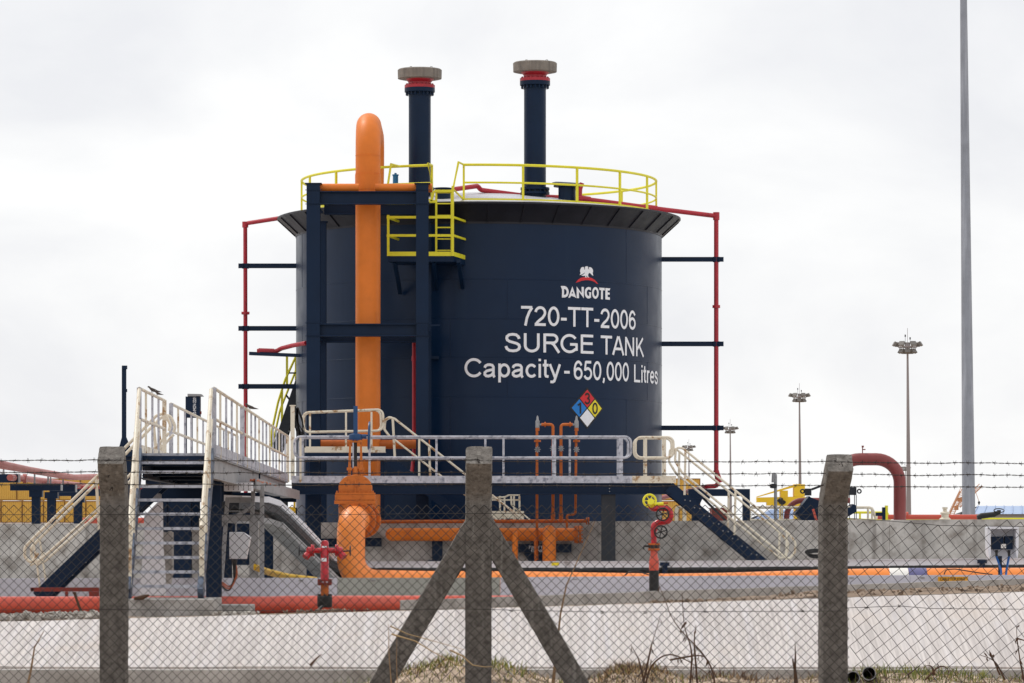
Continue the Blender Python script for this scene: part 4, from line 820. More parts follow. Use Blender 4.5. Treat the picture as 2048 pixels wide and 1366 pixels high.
# small upper platform behind with stairs to the right
up = thing('upper_platform', 'cream railed upper platform behind the gate valve with stairs to the right', 'platform', P(690, 905, 91))
Yu = 89.95
obj('toe_plate', MB().pbox(609, 893, 771, 905, Yu, .01), M['cream'], up); obj('deck', MB().pbox(610, 903, 771, 905.5, Yu+.012, .45), M['galv'], up)
obj('side_beam', MB().pbox(610, 906, 775, 916, Yu+.01, .1), M['navy'], up)
lp = bend([P(606, 825, Yu), P(766, 818.5, Yu), P(767, 861, Yu), P(606, 864, Yu)], .14, 6, True); obj('handrail', MB().tube(lp, .026, 8, closed=True), M['cream'], up)
lp = bend([P(606, 825, Yu), P(760, 819, Yu), P(761, 861, Yu), P(606, 864, Yu)], .14, 6, True); obj('handrail', MB().tube([p+V((0, .42, 0)) for p in lp], .026, 8, closed=True), M['cream'], up)
for x in (620, 692, 743): obj('post', MB().bar(P(x, 824, Yu), P(x, 905, Yu), .045, .03), M['cream'], up)
for Yk in (Yu, Yu+.45):
    q = lambda x, y: P(x, y, Yu)+V((0, Yk-Yu, 0))
    obj('stair_rail', MB().tube(bend([q(779, 873), q(768, 858), q(769, 840), q(779, 834), q(790, 838), q(1060, 1050)], .09), .026, 8).tube([q(776, 870), q(785, 876), q(1010, 1052)], .024, 8), M['cream'], up)
    for xa_, ya_, xb_, yb_ in ((785, 838, 790, 930), (858, 894, 861, 985), (1030, 1028, 1030, 1080)): obj('stanchion', MB().bar(q(xa_, ya_), q(xb_, yb_), .045, .03), M['cream'], up)
    obj('stringer', MB().bar(q(768, 912), q(1010, 1104), .05, .22), M['navy'], up)
for i in range(9):
    p = P(768, 912, Yu).lerp(P(1010, 1104, Yu), (i+.5)/9); obj('tread', MB().box((p.x-.12, Yu+.03, p.z+.02), (p.x+.12, Yu+.42, p.z+.05)), M['galv'], up)
for x in (615, 765): obj('leg', MB().bar(P(x, 916, Yu+.1), V((P(x, 916, Yu+.1).x, Yu+.1, -.1)), .1, .1), M['navy'], up)
lowp = thing('low_step_platform', 'low cream railed platform under the walkway behind the wall', 'platform', P(1010, 1045, 93))
Yl = 93.2
obj('toe_plate', MB().pbox(975, 1022, 1048, 1037, Yl, .02), M['cream'], lowp)
obj('handrail', MB().tube(bend([P(975, 997, Yl), P(1010, 994, Yl), P(1018, 990, Yl), P(1040, 990, Yl)], .05), .022, 8).tube([P(975, 1000, Yl), P(1040, 1000, Yl)], .02, 6).tube(bend([P(1022, 992, Yl), P(1023, 1010, Yl), P(1062, 1042, Yl)], .08), .024, 8), M['cream'], lowp)
for x in (1000, 1009, 1028, 1039): obj('post', MB().bar(P(x, 992, Yl), P(x, 1042, Yl), .045, .03), M['cream'], lowp)
mb = MB()
for k in range(14):
    a = P(594+random.uniform(-3, 3), 816+random.uniform(-3, 3), 88.6); b = P(602+random.uniform(-4, 10), 880+random.uniform(-15, 25), 88.6); c = P(588+random.uniform(-4, 14), 850+random.uniform(-10, 10), 88.6)
    mb.tube(bend([a, c+V((.1*random.random(), 0, 0)), b], .4), .013, 5)
tag(obj('cable_bundle', mb, M['black']), 'tangle of black cables hanging on the rail where catwalk meets walkway', 'cables')
tag(obj('cable_post', MB().pbox(581, 812, 589, 960, 88.3, .08).pbox(579, 810, 591, 812, 88.28, .12), M['cream']), 'cream upright post beside the hanging black cables', 'post')
# spiral stair on the tank's left back
sp = thing('tank_stairs', 'yellow railed dark stairs winding up the far left of the tank', 'stairs', P(560, 900, 99))
Yk = 99.4
for d in (0, .7): obj('stringer', MB().bar(P(552, 905, Yk)+V((0, d, 0)), P(604, 752, Yk)+V((0, d, 0)), .06, .26), M['dark'], sp)
for i in range(9): p = P(552, 905, Yk).lerp(P(604, 752, Yk), (i+.5)/9); obj('tread', MB().box((p.x-.1, Yk+.03, p.z), (p.x+.14, Yk+.67, p.z+.03)), M['dark'], sp)
obj('handrail', MB().tube(bend([P(541, 895, Yk), P(544, 860, Yk), P(556, 805, Yk), P(570, 760, Yk), P(594, 708, Yk)], 1), .03, 8).tube(bend([P(546, 885, Yk+.7), P(560, 820, Yk+.7), P(594, 735, Yk+.7)], 1), .028, 8), M['yellow'], sp)
for xa_, ya_, xb_, yb_ in ((574, 712, 574, 770), (564, 780, 564, 846), (592, 712, 592, 760), (545, 850, 545, 896)): obj('post', MB().bar(P(xa_, ya_, Yk), P(xb_, yb_, Yk), .06, .04), M['yellow'], sp)
obj('brace', MB().bar(P(574, 746, Yk), P(594, 746, Yk), .04, .04).bar(P(560, 905, Yk+.3), P(596, 800, Yk+.3), .05, .05).bar(P(572, 790, Yk+.3), P(596, 820, Yk+.3), .05, .05), M['dark'], sp)

# ---------------------------------------------------------------- ground pipe, hydrants, boxes
pr = MB(); n = 40; pts = [P(-300+1400*i/n, 1211-2*i/n-(1.2 if i > 24 else 0), 60+3.4*i/n) for i in range(n+1)]
tag(obj('red_ground_pipe', pr.tube(pts, .142, 24), M['salmon']), 'thick salmon red pipe lying on the ground behind the pale drain bank', 'pipe')
hy = thing('fire_hydrant', 'red pillar fire hydrant with two side outlets standing by the red pipe', 'fire hydrant', P(650, 1218, 59.75))
Yh = 59.75; h_ = lambda x, y, d=0: P(x, y, Yh)+V((0, d, 0)); Xh = h_(649.5, 0).x; zh = lambda y: h_(0, y).z
obj('barrel', MB().lathe([(.066, zh(1160)), (.066, zh(1097)), (.062, zh(1096)), (.062, zh(1086)), (.05, zh(1082)), (.02, zh(1080.5))], (Xh, Yh, 0), n=28).tube([h_(627, 1101), h_(672, 1101)], .042, 16), M['hydrant'], hy)
for sx in (-1, 1):
    c0 = V((Xh+sx*S(21, Yh), Yh, zh(1101))); mb = MB()
    for k in (0, 1): mb.lathe([(.095, 0), (.095, .022)], c0+V((sx*(.0+.028*k), 0, 0)), (sx, 0, 0), 24)
    c1 = V((Xh+sx*S(29, Yh), Yh, zh(1103))); mb.lathe([(.03, -.05), (.07, -.035), (.075, .035), (.05, .06)], c1, (sx, 0, 0), 20)
    mb.lathe([(.045, 0), (.05, .06), (.058, .065), (.058, .13)], c1, (sx*.6, -.45, -.75), 16); obj('outlet', mb, M['hydrant'], hy)
    c2 = V((Xh+sx*S(51, Yh), Yh, zh(1101.5))); mb = MB().tube([c1, c2], .011, 8)
    mb.tube([c2+V((0, math.cos(a)*.075, math.sin(a)*.075)) for a in [2*math.pi*k/20 for k in range(20)]], .009, 6, closed=True)
    for k in range(2): a = k*math.pi/2; d = V((0, math.cos(a)*.075, math.sin(a)*.075)); mb.tube([c2-d, c2+d], .007, 5)
    obj('handwheel', mb, M['dark'], hy)
mb = MB()
for y in (1163, 1168): mb.lathe([(.115, zh(y)), (.115, zh(y-3))], (Xh, Yh, 0), n=24)
mb.bolts((Xh, Yh, zh(1164.5)), (0,0,1), .095, 8, .014, .1); obj('flange', mb, M['brown'], hy)
obj('riser', MB().lathe([(.064, zh(1192)), (.064, zh(1168))], (Xh, Yh, 0), n=24), M['orange2'], hy)
mb = MB().lathe([(.11, zh(1215)), (.118, zh(1212)), (.118, zh(1194)), (.1, zh(1191))], (Xh, Yh, 0), n=24).bolts((Xh, Yh, zh(1193)), (0,0,1), .1, 8, .014, .08).bar(h_(648, 1210, -.1), h_(630, 1226, -.25), .03, .03); obj('base', mb, M['black'], hy)
obj('label_plate', MB().pbox(643, 1116, 653, 1123, Yh-.075, .006).pbox(643.5, 1092, 654, 1095.5, Yh-.07, .006), M['letter'], hy)
mo = thing('fire_monitor', 'red S shaped fire monitor with yellow nozzle and black handwheels on black pipe', 'fire monitor', P(1308, 1183, 64.6))
Ym = 64.6; m_ = lambda x, y, d=0: P(x, y, Ym)+V((0, d, 0)); Xm = m_(1308, 0).x; zq = lambda y: m_(0, y).z
obj('ground_pipe', MB().lathe([(.083, zq(1186)), (.083, zq(1141))], (Xm, Ym, 0), n=24), M['black'], mo)
obj('reducer', MB().lathe([(.083, zq(1140.8)), (.086, zq(1125)), (.078, zq(1118)), (.062, zq(1112)), (.06, zq(1097))], (Xm, Ym, 0), n=24), M['salmon'], mo)
mb = MB()
for y in (1100, 1090): mb.lathe([(.102, zq(y)), (.102, zq(y-3))], (Xm, Ym, 0), n=24)
mb.bolts((Xm, Ym, zq(1094)), (0,0,1), .085, 8, .011, .13); obj('flange', mb, M['orange2'], mo)
obj('butterfly_valve', MB().lathe([(.095, zq(1096.8)), (.095, zq(1090.2))], (Xm, Ym, 0), n=24).tube([m_(1308, 1093), m_(1288, 1092), m_(1287, 1099)], .018, 8), M['black'], mo)
obj('swan_neck', MB().tube(bend([m_(1308, 1088), m_(1307, 1050), m_(1316, 1045), m_(1338, 1043), m_(1342, 1030), m_(1338, 1017), m_(1320, 1016), m_(1304, 1018), m_(1300, 1006)], .09, 6), .05, 16).lathe([(.06, 0), (.06, .05)], m_(1308, 1062), n=16), M['hydrant'], mo)
for x, y, r in ((1324.5, 1028.5, .105), (1321, 1064, .105)):
    c = m_(x, y, -.16); mb = MB().tube([c+V((math.cos(a)*r, 0, math.sin(a)*r)) for a in [2*math.pi*k/26 for k in range(26)]], .013, 8, closed=True).lathe([(.022, -.02), (.022, .13)], c, (0, 1, 0), 10)
    for k in range(3): a = k*math.pi/3+.3; d = V((math.cos(a)*r, 0, math.sin(a)*r)); mb.tube([c-d, c+d], .009, 6)
    obj('handwheel', mb, M['black'], mo)
mb = MB().tube([m_(1303, 1012), m_(1302, 1007, -.08), m_(1301, 1003, -.16)], [.05, .05, .058], 16)
c = m_(1299.5, 1001.5, .03); mb.tube([c+V((math.cos(a)*.105, math.sin(a)*.02, math.sin(a)*.105)) for a in [2*math.pi*k/26 for k in range(26)]], .019, 8, closed=True)
for k in range(3): a = k*math.pi/3; d = V((math.cos(a)*.1, 0, math.sin(a)*.1)); mb.tube([c-d, c+d], .008, 6)
mb.tube([m_(1310, 1009), m_(1327, 1008)], .034, 10); obj('nozzle', mb, M['yellow'], mo)
obj('lever', MB().tube([m_(1323, 1006), m_(1336, 1006)], .016, 8), M['orange2'], mo)
jb = thing('junction_box', 'grey junction box with hanging copper cables below the catwalk', 'box', P(479, 1118, 62))
obj('casing', MB().pprism([(458.5, 1064), (485, 1064), (501, 1074), (492, 1118), (458.5, 1118)], 62, .25), M['tray'], jb, bevel=.01)
obj('gland', MB().lathe([(.05, 0), (.03, -.12), (.02, -.3)], P(469, 1119, 62.1), n=12), M['black'], jb)
for k in range(3): obj('cable', MB().tube(bend([P(470+k, 1130, 62.1), P(471+k*2, 1150, 62.1), P(458+k*2, 1186-k*4, 62.1), P(444, 1172-k*4, 62.1)], .2), .014, 6), M['copper' if k else 'black'], jb)
hs_ = MB()
for k in range(4): hs_.tube(bend([P(510, 1131+k*2.2, 69+.1*k), P(535, 1140+k*2.5, 70+.1*k), P(575, 1150+k*1.8, 71+.1*k), P(632, 1157+k*.5, 72+.1*k)], 2), .032, 8)
tag(obj('yellow_conduit', hs_, M['hose']), 'bundle of yellow flexible conduits sagging behind the trench wall', 'conduit')
tag(obj('rusty_bracket', MB().pbox(62, 1175, 198, 1183, 63.2, .06).pbox(130, 1183.2, 136, 1198, 63.2, .05).pbox(178, 1183.2, 198, 1198, 63.2, .05).lathe([(.03, 0), (.03, .06)], P(64, 1179, 63.2), (0, 1, 0), 12), M['brown']), 'rusty red steel bracket at the foot of the side stairs', 'bracket')
cb = thing('cable_joint_box', 'navy cable joint box under a white hood by the right wall', 'box', P(2006, 1130, 71))
Yj = 71.3
mb = MB().pprism([(1975, 1055), (1980, 1053), (2034, 1053), (2039, 1055), (2036.5, 1058), (1980, 1058)], Yj-.3, .45).pprism([(1975, 1056), (1981, 1060), (1982, 1108), (1979, 1117), (1976, 1103)], Yj-.26, .4).pprism([(2038, 1056), (2032, 1060), (2032, 1108), (2035, 1117), (2037, 1103)], Yj-.26, .4).pbox(1982, 1058, 2032, 1117, Yj+.15, .03); obj('hood', mb, M['white'], cb)
for a, b in ((1983, 2007), (2010, 2026)): obj('casing', MB().pbox(a, 1073 if a < 2000 else 1072, b, 1099, Yj-.05, .16), M['navy'], cb, bevel=.008)
obj('label_plate', MB().pbox(2002, 1088, 2012, 1096.5, Yj-.07, .012), M['tape'], cb)
for a, b in ((1993, 2003), (2018, 2011)):
    obj('gland', MB().lathe([(.03, 0), (.02, -.14)], P(a, 1100, Yj), n=10), M['black'], cb); obj('cable', MB().tube(bend([P(a, 1113, Yj), P(b-1 if a < 2000 else b+2, 1140, Yj-.3), P(b, 1160, Yj-.6)], .3), .022, 8), M['cable'], cb)
obj('leg', MB().pbox(1997, 1112, 2004, 1165, Yj+.06, .06), M['navy'], cb)
tag(obj('loose_cable', MB().tube(bend([P(1888, 1149, 74), P(1892, 1139, 74), P(1910, 1138, 74), P(1960, 1146, 74), P(1985, 1149, 74)], .2), .012, 6), M['black']), 'thin loose black cable arching across the orange pipeline', 'cable')
tag(obj('loose_cable', MB().tube(bend([P(1250, 1151, 74), P(1258, 1143, 74), P(1275, 1142, 74), P(1298, 1150, 74)], .2), .012, 6), M['black']), 'thin loose cable arching left of the red fire monitor', 'cable')
mb = MB()
for k in range(4): c = P(1632, 1110, 80); mb.tube([c+V((math.cos(a)*(.16+.02*k), .03*k, math.sin(a)*.06+.02*k)) for a in [2*math.pi*j/20 for j in range(20)]], .016, 6, closed=True)
tag(obj('cable_coil', mb, M['black']), 'small coil of black cable left of the right fence post', 'cable')

# ---------------------------------------------------------------- left background
def support(xc, yt_, yb_, xl, xr, Yk, label):
    t = thing('pipe_support', label, 'pipe support', V((P(xc, 0, Yk).x, Yk, 0)), 'navy pipe supports on the left')
    w_ = 8; a = P(xc-w_, yb_, Yk); b = P(xc+w_, yb_, Yk); obj('column', MB().box((a.x, Yk, -.1), (b.x, Yk+.02, a.z)).box((a.x, Yk+.26, -.1), (b.x, Yk+.28, a.z)).box(((a.x+b.x)/2-.012, Yk+.021, -.1), ((a.x+b.x)/2+.012, Yk+.259, a.z)).pbox(xc-13, yb_, xc+13, yb_+13, Yk-.03, .34), M['navy'], t)
    obj('crossbeam', MB().pbox(xl, yt_, xr, yb_, Yk-.05, .35), M['navy'], t); obj('end_plate', MB().pbox(xr, yt_, xr+1.4, yb_, Yk-.06, .37), M['grey'], t)
support(-20, 948, 965, -60, 36, 104, 'navy pipe support at the left picture edge, only its beam end showing')
support(71, 967, 981, 20, 121, 106, 'navy T shaped pipe support, nearest the left picture edge')
support(102, 969, 984, 99, 150, 112, 'navy T shaped pipe support with a short offset beam behind the first')
support(155, 978, 992, 115, 200, 118, 'navy T shaped pipe support behind the handrail of the side stairs')
mb = MB().tube([P(-60, 908, 98), P(0, 926, 100), P(60, 939, 104), P(148, 954, 112), P(215, 952, 118), P(270, 950, 125)], .075, 12); tag(obj('faded_red_pipe', mb, M['faded']), 'upper faded red pipe running over the navy pipe supports', 'pipe')
mb = MB().tube([P(-60, 920, 98.5), P(0, 932, 100.5), P(80, 945, 106), P(140, 955.5, 113), P(215, 955, 119), P(270, 954, 125)], .075, 12); tag(obj('faded_red_pipe', mb, M['faded']), 'lower faded red pipe running over the navy pipe supports', 'pipe')
mb = MB().tube([P(20, 955, 103), P(45, 957, 106), P(95, 963, 113), P(170, 972, 120)], .09, 12).lathe([(.13, 0), (.13, .1)], P(46, 957, 106), (1, 0, 0), 14); tag(obj('flanged_red_pipe', mb, M['faded']), 'short flanged salmon pipe behind the first navy pipe support', 'pipe')
tag(obj('red_pipe', MB().tube([P(148, 975, 119), P(300, 976, 119)], .05, 10), M['red']), 'thin red pipe resting on the rearmost navy pipe support', 'pipe')
tag(obj('wall_top_pipe', MB().tube([P(166, 1041, 93.5), P(300, 1041, 93.5)], .07, 12), M['salmon']), 'salmon pipe stub level with the wall top behind the left post', 'pipe')
for x, y0_, y1_, Yk in ((7, 934, 948, 103.5), (69, 947, 967, 106), (96, 950, 968, 108), (126, 953, 969, 112.2), (101, 951, 969, 112.2)):
    tag(obj('pipe_stanchion', MB().pbox(x-1.5, y0_-1, x+1.5, y1_, Yk, .05).pbox(x-2.5, y1_-1, x+2.5, y1_, Yk-.01, .07), M['grey']), 'short grey stanchion between a faded red pipe and its navy support', 'stanchion', 'short stanchions under the faded red pipes')
t = thing('navy_post', 'slim navy post with flared foot standing behind the left fence post', 'post', P(248, 912, 75))
obj('shaft', MB().pprism([(243.5, 732), (252, 732), (252, 874), (243.5, 874)], 75, .08).pbox(243.8, 731, 253.5, 738, 74.98, .12).pbox(251.5, 778, 254, 784, 74.99, .05), M['navy'], t)
obj('foot', MB().pprism([(243.5, 874.2), (252, 874.2), (262, 899), (237, 899)], 74.99, .1).pbox(240, 899.2, 268, 913, 74.9, .4), M['navy'], t)
obj('leg', MB().pbox(244, 913.2, 264, 1180, 75, .25), M['navy'], t)
t = thing('actuator_panel', 'navy control panel with vertical white tag and grey lid by the catwalk', 'panel', P(385, 1180, 75))
obj('casing', MB().pbox(371, 793, 399.5, 835, 75, .28), M['navy'], t); obj('lid', MB().pprism([(375, 787.5), (402, 788), (405, 792), (375, 792.5)], 74.95, .4), M['grey'], t)
obj('leg', MB().pbox(381, 835.2, 385, 1180, 75.1, .08).pbox(371, 835.2, 373.5, 1180, 75.1, .06), M['navy'], t)
mb = MB(); flat_text(mb, '720-MOV-2201', P(392, 833, 74.994), S(39, 75), S(6, 75), (0,0,1), (-1,0,0), .008); obj('lettering', mb, M['letter'], t, smooth=0)
obj('knob', MB().tube([P(399, 825.5, 75.1), P(403, 825.5, 75.1)], .03, 8), M['brown'], t)
# containers
ctn = thing('shipping_container', 'x', 'container', (0, 0, 0), 'yellow shipping containers stacked behind the pipe supports')
def cont_body():
    mb = MB(); W, Hh, Lc = 2.44, 2.55, 6.06
    for k in range(10):
        a = -W/2+W*k/10; b = a+W/10
        mb.add([(a, 0, 0), (a+.06, -.05, 0), (b-.06, -.05, 0), (b, 0, 0), (a, 0, Hh), (a+.06, -.05, Hh), (b-.06, -.05, Hh), (b, 0, Hh)], [(0,1,5,4), (1,2,6,5), (2,3,7,6)])
    mb.add([(-W/2, 0, 0), (-W/2, Lc, 0), (-W/2, Lc, Hh), (-W/2, 0, Hh)], [(0,1,2,3)]); mb.add([(W/2, 0, 0), (W/2, Lc, 0), (W/2, Lc, Hh), (W/2, 0, Hh)], [(0,1,2,3)]); mb.add([(-W/2, 0, Hh), (W/2, 0, Hh), (W/2, Lc, Hh), (-W/2, Lc, Hh)], [(0,1,2,3)]); return mb
obj('body', cont_body(), M['cont'], ctn)
mb = MB()
for x in (-1.2, 1.2): mb.box((x-.06, -.09, 0), (x+.06, -.052, 2.55))
mb.box((-1.14, -.09, 0), (1.14, -.052, .12)); mb.box((-1.14, -.09, 2.45), (1.14, -.052, 2.55)); obj('frame', mb, mat('rusty_frame', lin(150, 106, 46), .7, var=.25, vscale=1.2), ctn)
first = True; YC = 440
for rr, rowname in enumerate(('bottom', 'middle', 'top')):
    for k in range(7):
        x = -30+42.4*k+(11 if rr == 1 else 0); X = P(x, 0, YC).x; z = 2.6*rr
        lab = f'yellow corrugated container in the {rowname} row of the left stack'
        if first: ctn.location = (X, YC, z); ctn['label'] = lab; first = False
        else: dup(ctn, (X, YC, z), 0, lab)
for x, rr, lab in ((1379, 2, 'yellow container showing behind the right end of the walkway'), (1336, 2, 'yellow container just behind the tank edge on the right'), (1379, 1, 'lower yellow container behind the right end of the walkway'), (1336, 1, 'lower yellow container just behind the tank edge on the right'), (1379, 0, 'bottom yellow container behind the right end of the walkway'), (1336, 0, 'bottom yellow container just behind the tank edge on the right'), (1505, 0, 'lone yellow container low behind the end stairs')): dup(ctn, (P(x, 0, YC).x, YC, 2.6*rr-(.0 if rr else (.0))), 0, lab)

# ---------------------------------------------------------------- right background
t = thing('pipe_support', 'navy steel portal support behind the end stairs', 'pipe support', P(1440, 1040, 96))
obj('crossbeam', MB().pbox(1377, 978, 1500, 992, 96, .3), M['navy'], t); obj('column', MB().pbox(1486, 992.2, 1500, 1170, 96, .3), M['navy'], t); obj('bracket', MB().pbox(1377, 992.2, 1420, 997, 96, .3).pprism([(1383, 997.2), (1405, 997.2), (1400, 1008), (1383, 1008)], 96, .3).pbox(1384, 1008.2, 1398, 1170, 96.02, .28), M['navy'], t); obj('brace', MB().bar(P(1405, 995, 96.2), P(1455, 1045, 96.2), .06, .06), M['dark'], t)
tag(obj('brick_hut', MB().pbox(1424, 1017, 1456, 1080, 130, 1.5).pbox(1422, 1015.5, 1458, 1017, 129.9, 1.7), M['brick']), 'small red brick block behind the end stairs', 'hut')
lp = bend([P(1351, 1050, 95), P(1351, 1014, 95), P(1367, 1014, 95), P(1367, 1050, 95)], .09); tag(obj('hoop_rail', MB().tube(lp, .03, 8).tube([p+V((.06, .4, 0)) for p in lp], .03, 8), M['cream']), 'small cream hoop rail right of the fire monitor', 'rail')
t = thing('gooseneck_vent', 'thin grey gooseneck pipe with round valve behind the end stairs', 'pipe', P(1552, 1040, 97))
obj('pipe', MB().tube(bend([P(1551.5, 1170, 97), P(1551, 950, 97), P(1547, 947, 97), P(1546, 965, 97)], .03), .04, 8), M['grey'], t); obj('valve', MB().lathe([(.05, -.06), (.09, -.04), (.09, .04), (.05, .06)], P(1547, 972, 97), n=14), M['dark'], t)
def post_rail(name, label, xs_, ya, yb, Yk, m, r=.035):
    t = thing(name, label, 'handrail', P((xs_[0]+xs_[-1])/2, 1040, Yk)); obj('top_rail', MB().tube(bend([P(xs_[0], ya, Yk), P(xs_[-1], ya, Yk), P(xs_[-1]+8, ya+24, Yk)], .12), r, 8).tube([P(xs_[0], yb, Yk), P(xs_[-1]+5, yb, Yk)], r*.8, 8), m, t)
    for x in xs_: obj('post', MB().tube([P(x, ya, Yk), V((P(x, 0, Yk).x, Yk, 0))], r*.8, 8), m, t)
post_rail('cream_handrail', 'cream handrail running behind the wall on the right', (1500, 1563, 1640, 1736, 1744), 1015, 1040, 98, M['cream'])
post_rail('yellow_handrail', 'bright yellow handrail low behind the cream one', (1690, 1720, 1752, 1775), 1025, 1039, 110, M['yellow'])
post_rail('yellow_kick_rail', 'long thin yellow rail along the wall top at far right', (1800, 1880, 1955, 2060), 1038, 1041, 112, M['yellow'])
t = thing('maroon_gooseneck', 'tall maroon gooseneck pipe beside the right fence post', 'pipe', P(1740, 1040, 100))
obj('pipe', MB().tube(bend([P(1672, 1150, 100), P(1672, 918.5, 100), P(1799.5, 918.5, 100), P(1799.5, 1150, 100)], .62, 10), .163, 24), M['maroon'], t)
obj('vent', MB().tube([P(1725, 907, 100), P(1725, 894, 100)], .014, 6).tube([P(1725, 899, 100), P(1731, 899, 100)], .014, 6).lathe([(.03, -.02), (.03, .03)], P(1725.5, 893.5, 100), n=8), M['maroon'], t)
tag(obj('maroon_pipe', MB().tube(bend([P(1573.5, 1150, 99), P(1573.5, 1001, 99), P(1700, 1001, 99)], .4, 8), .072, 16), M['maroon']), 'smaller maroon pipe bend left of the right fence post', 'pipe')
tag(obj('red_header_pipe', MB().tube([P(1755, 1034, 105), P(1960, 1034, 105)], .068, 14).lathe([(.1, 0), (.1, .06)], P(1812, 1031, 105), (1, 0, 0), 14), M['salmon']), 'faded red horizontal pipe along the wall top on the right', 'pipe')
tag(obj('beige_valve', MB().lathe([(.16, 0), (.16, .1), (.1, .14), (.1, .22), (.13, .24), (.13, .27), (.06, .3), (.05, .36), (.075, .37), (.075, .42)], P(1890, 1045, 104), n=18), M['cream']), 'small beige valve on the faded red pipe', 'valve')
t = thing('black_actuator', 'black valve actuator with handwheel above the wall at right edge', 'actuator', P(1980, 1040, 97))
obj('body', MB().tube([P(1955, 1034, 97), P(1962, 1032, 97), P(1988, 1029, 97), P(2000, 1024, 97)], [.05, .075, .07, .05], 12).lathe([(.07, -.05), (.07, .05)], P(1958, 1035, 97), (1, 0, .2), 12), M['black'], t); obj('handwheel', MB().tube([P(1998, 1025, 97)+V((math.cos(a)*.13, math.sin(a)*.08, math.sin(a)*.05+.05)) for a in [2*math.pi*k/18 for k in range(18)]], .014, 6, closed=True).tube([P(1998, 1025, 97), P(1998, 1020, 97)], .05, 8), M['black'], t)
t = thing('navy_stub', 'navy steel stub with bright yellow edge strip on the wall', 'support', P(1765, 1040, 97))
obj('beam', MB().pbox(1752, 1025, 1765, 1032, 97, .12).pbox(1765.2, 1014.5, 1771, 1060, 96.98, .2), M['navy'], t); obj('edge_strip', MB().pbox(1771.2, 1011, 1776, 1060, 96.97, .22), M['yellow'], t)
tag(obj('navy_hopper', MB().pprism([(1592, 1028), (1620, 994), (1650, 1006), (1700, 1016), (1706, 1008), (1713, 1011), (1712, 1024), (1695, 1034), (1660, 1044), (1608, 1044)], 97.6, .9).prism([P(1590, 1028, 97.58), P(1618.5, 992, 97.58), P(1621, 994, 97.58), P(1593, 1030, 97.58)], (0, .9, 0)), M['navy']), 'navy wedge shaped steel piece half hidden by the right fence post', 'hopper')
tag(obj('red_strut', MB().bar(P(1626, 1018, 97.4), P(1633, 1042, 97.4), .06, .06), M['salmon']), 'short red strut in front of the navy wedge', 'strut')
t = thing('lifting_beam', 'grey spreader beam with two lifting eyes behind the right fence post', 'lifting beam', P(1655, 985, 103))
mb = MB().pbox(1610, 977, 1623, 991, 103, .2).pbox(1698, 974, 1713, 990, 103, .2).bar(P(1623, 979, 103.1), P(1655, 967, 103.1), .05, .06).bar(P(1655, 967, 103.1), P(1700, 974, 103.1), .05, .06); obj('beam', mb, M['dark'], t)
for x in (1605, 1718.5):
    c = P(x, 982.5, 103.1); obj('lifting_eye', MB().tube([c+V((math.cos(a)*.05, 0, math.sin(a)*.05)) for a in [2*math.pi*k/18 for k in range(18)]], .02, 8, closed=True), M['dark'], t)
for x in (1699, 1709, 1712.5): obj('rod', MB().tube([P(x, 990, 103.1), P(x, 1050, 103.1)], .012, 6), M['dark'], t)
t = thing('yellow_crane_frame', 'yellow crane frame with sloping arm beyond the end stairs', 'crane', P(1565, 1045, 135))
Yc = 135
obj('beam', MB().pprism([(1514, 995), (1600, 993), (1612, 994), (1612, 1004), (1590, 1007), (1586, 1012), (1534, 1011), (1534, 1004.5), (1514, 1004.5)], Yc, .5), M['crane'], t); obj('arm', MB().pprism([(1514, 994.8), (1514, 993), (1590, 969), (1600, 967.5), (1600, 974), (1590, 974)], Yc, .4), M['crane'], t)
obj('mast', MB().pbox(1588, 968.5, 1610, 993, Yc+.01, .6).pbox(1589, 1007.2, 1609, 1060, Yc+.05, .5), M['crane'], t); obj('cabin', MB().pbox(1561, 981, 1576, 994, Yc+.02, .5).pbox(1560, 1012, 1566, 1060, Yc+.1, .4), M['crane'], t)
obj('hose', MB().lathe([(.1, -.06), (.14, 0), (.1, .06)], P(1562, 1002, Yc-.1), (1, .3, .2), 10).tube(bend([P(1556, 999, Yc-.1), P(1565, 1008, Yc-.1), P(1570, 1002, Yc-.1)], .1), .06, 8), M['black'], t)
def shed(name, label, x0_, xr0, xr1, x1_, ye, yr, yb_, Yk, dep):
    t = thing(name, label, 'building', V((P((x0_+x1_)/2, 0, Yk).x, Yk, 0)))
    a, r, b = P(x0_, ye, Yk), P(xr0, yr, Yk), P(x1_, ye, Yk); obj('wall', MB().box((a.x, Yk, -.5), (b.x, Yk+dep, a.z)).prism([V((a.x, Yk+.01, a.z+.002)), V((r.x, Yk+dep/2, r.z)), V((a.x, Yk+dep, a.z+.002))], (.3, 0, 0)), M['shed'], t)
    mb = MB(); o = .5
    mb.add([V((a.x-o, Yk-o, a.z-.05)), V((b.x+o, Yk-o, a.z-.05)), V((b.x+o, Yk+dep/2, r.z+.1)), V((r.x, Yk+dep/2, r.z+.1)), V((a.x-o, Yk+dep+o, a.z)), V((b.x+o, Yk+dep+o, a.z))], [(0,1,2,3), (3,2,5,4)])
    for k in range(20):
        q = k/19; p0 = mb.v[0].lerp(mb.v[1], q); p1 = mb.v[3].lerp(mb.v[2], q); mb.bar(p0+V((0, 0, .05)), p1+V((0, 0, .05)), .06, .06)
    obj('roof', mb, M['shedroof'], t)
shed('warehouse', 'grey warehouse with pale blue roof at the far right edge', 1958, 1976, 2100, 2300, 1027, 1013, 1060, 330, 14)
shed('warehouse', 'low building with pale blue roof between end stairs and crane', 1519, 1552, 1570, 1585, 1040, 1022, 1060, 300, 12)
t = thing('distant_crane', 'faint rusty lattice crane boom far behind the thick mast', 'crane', P(1895, 1060, 900))
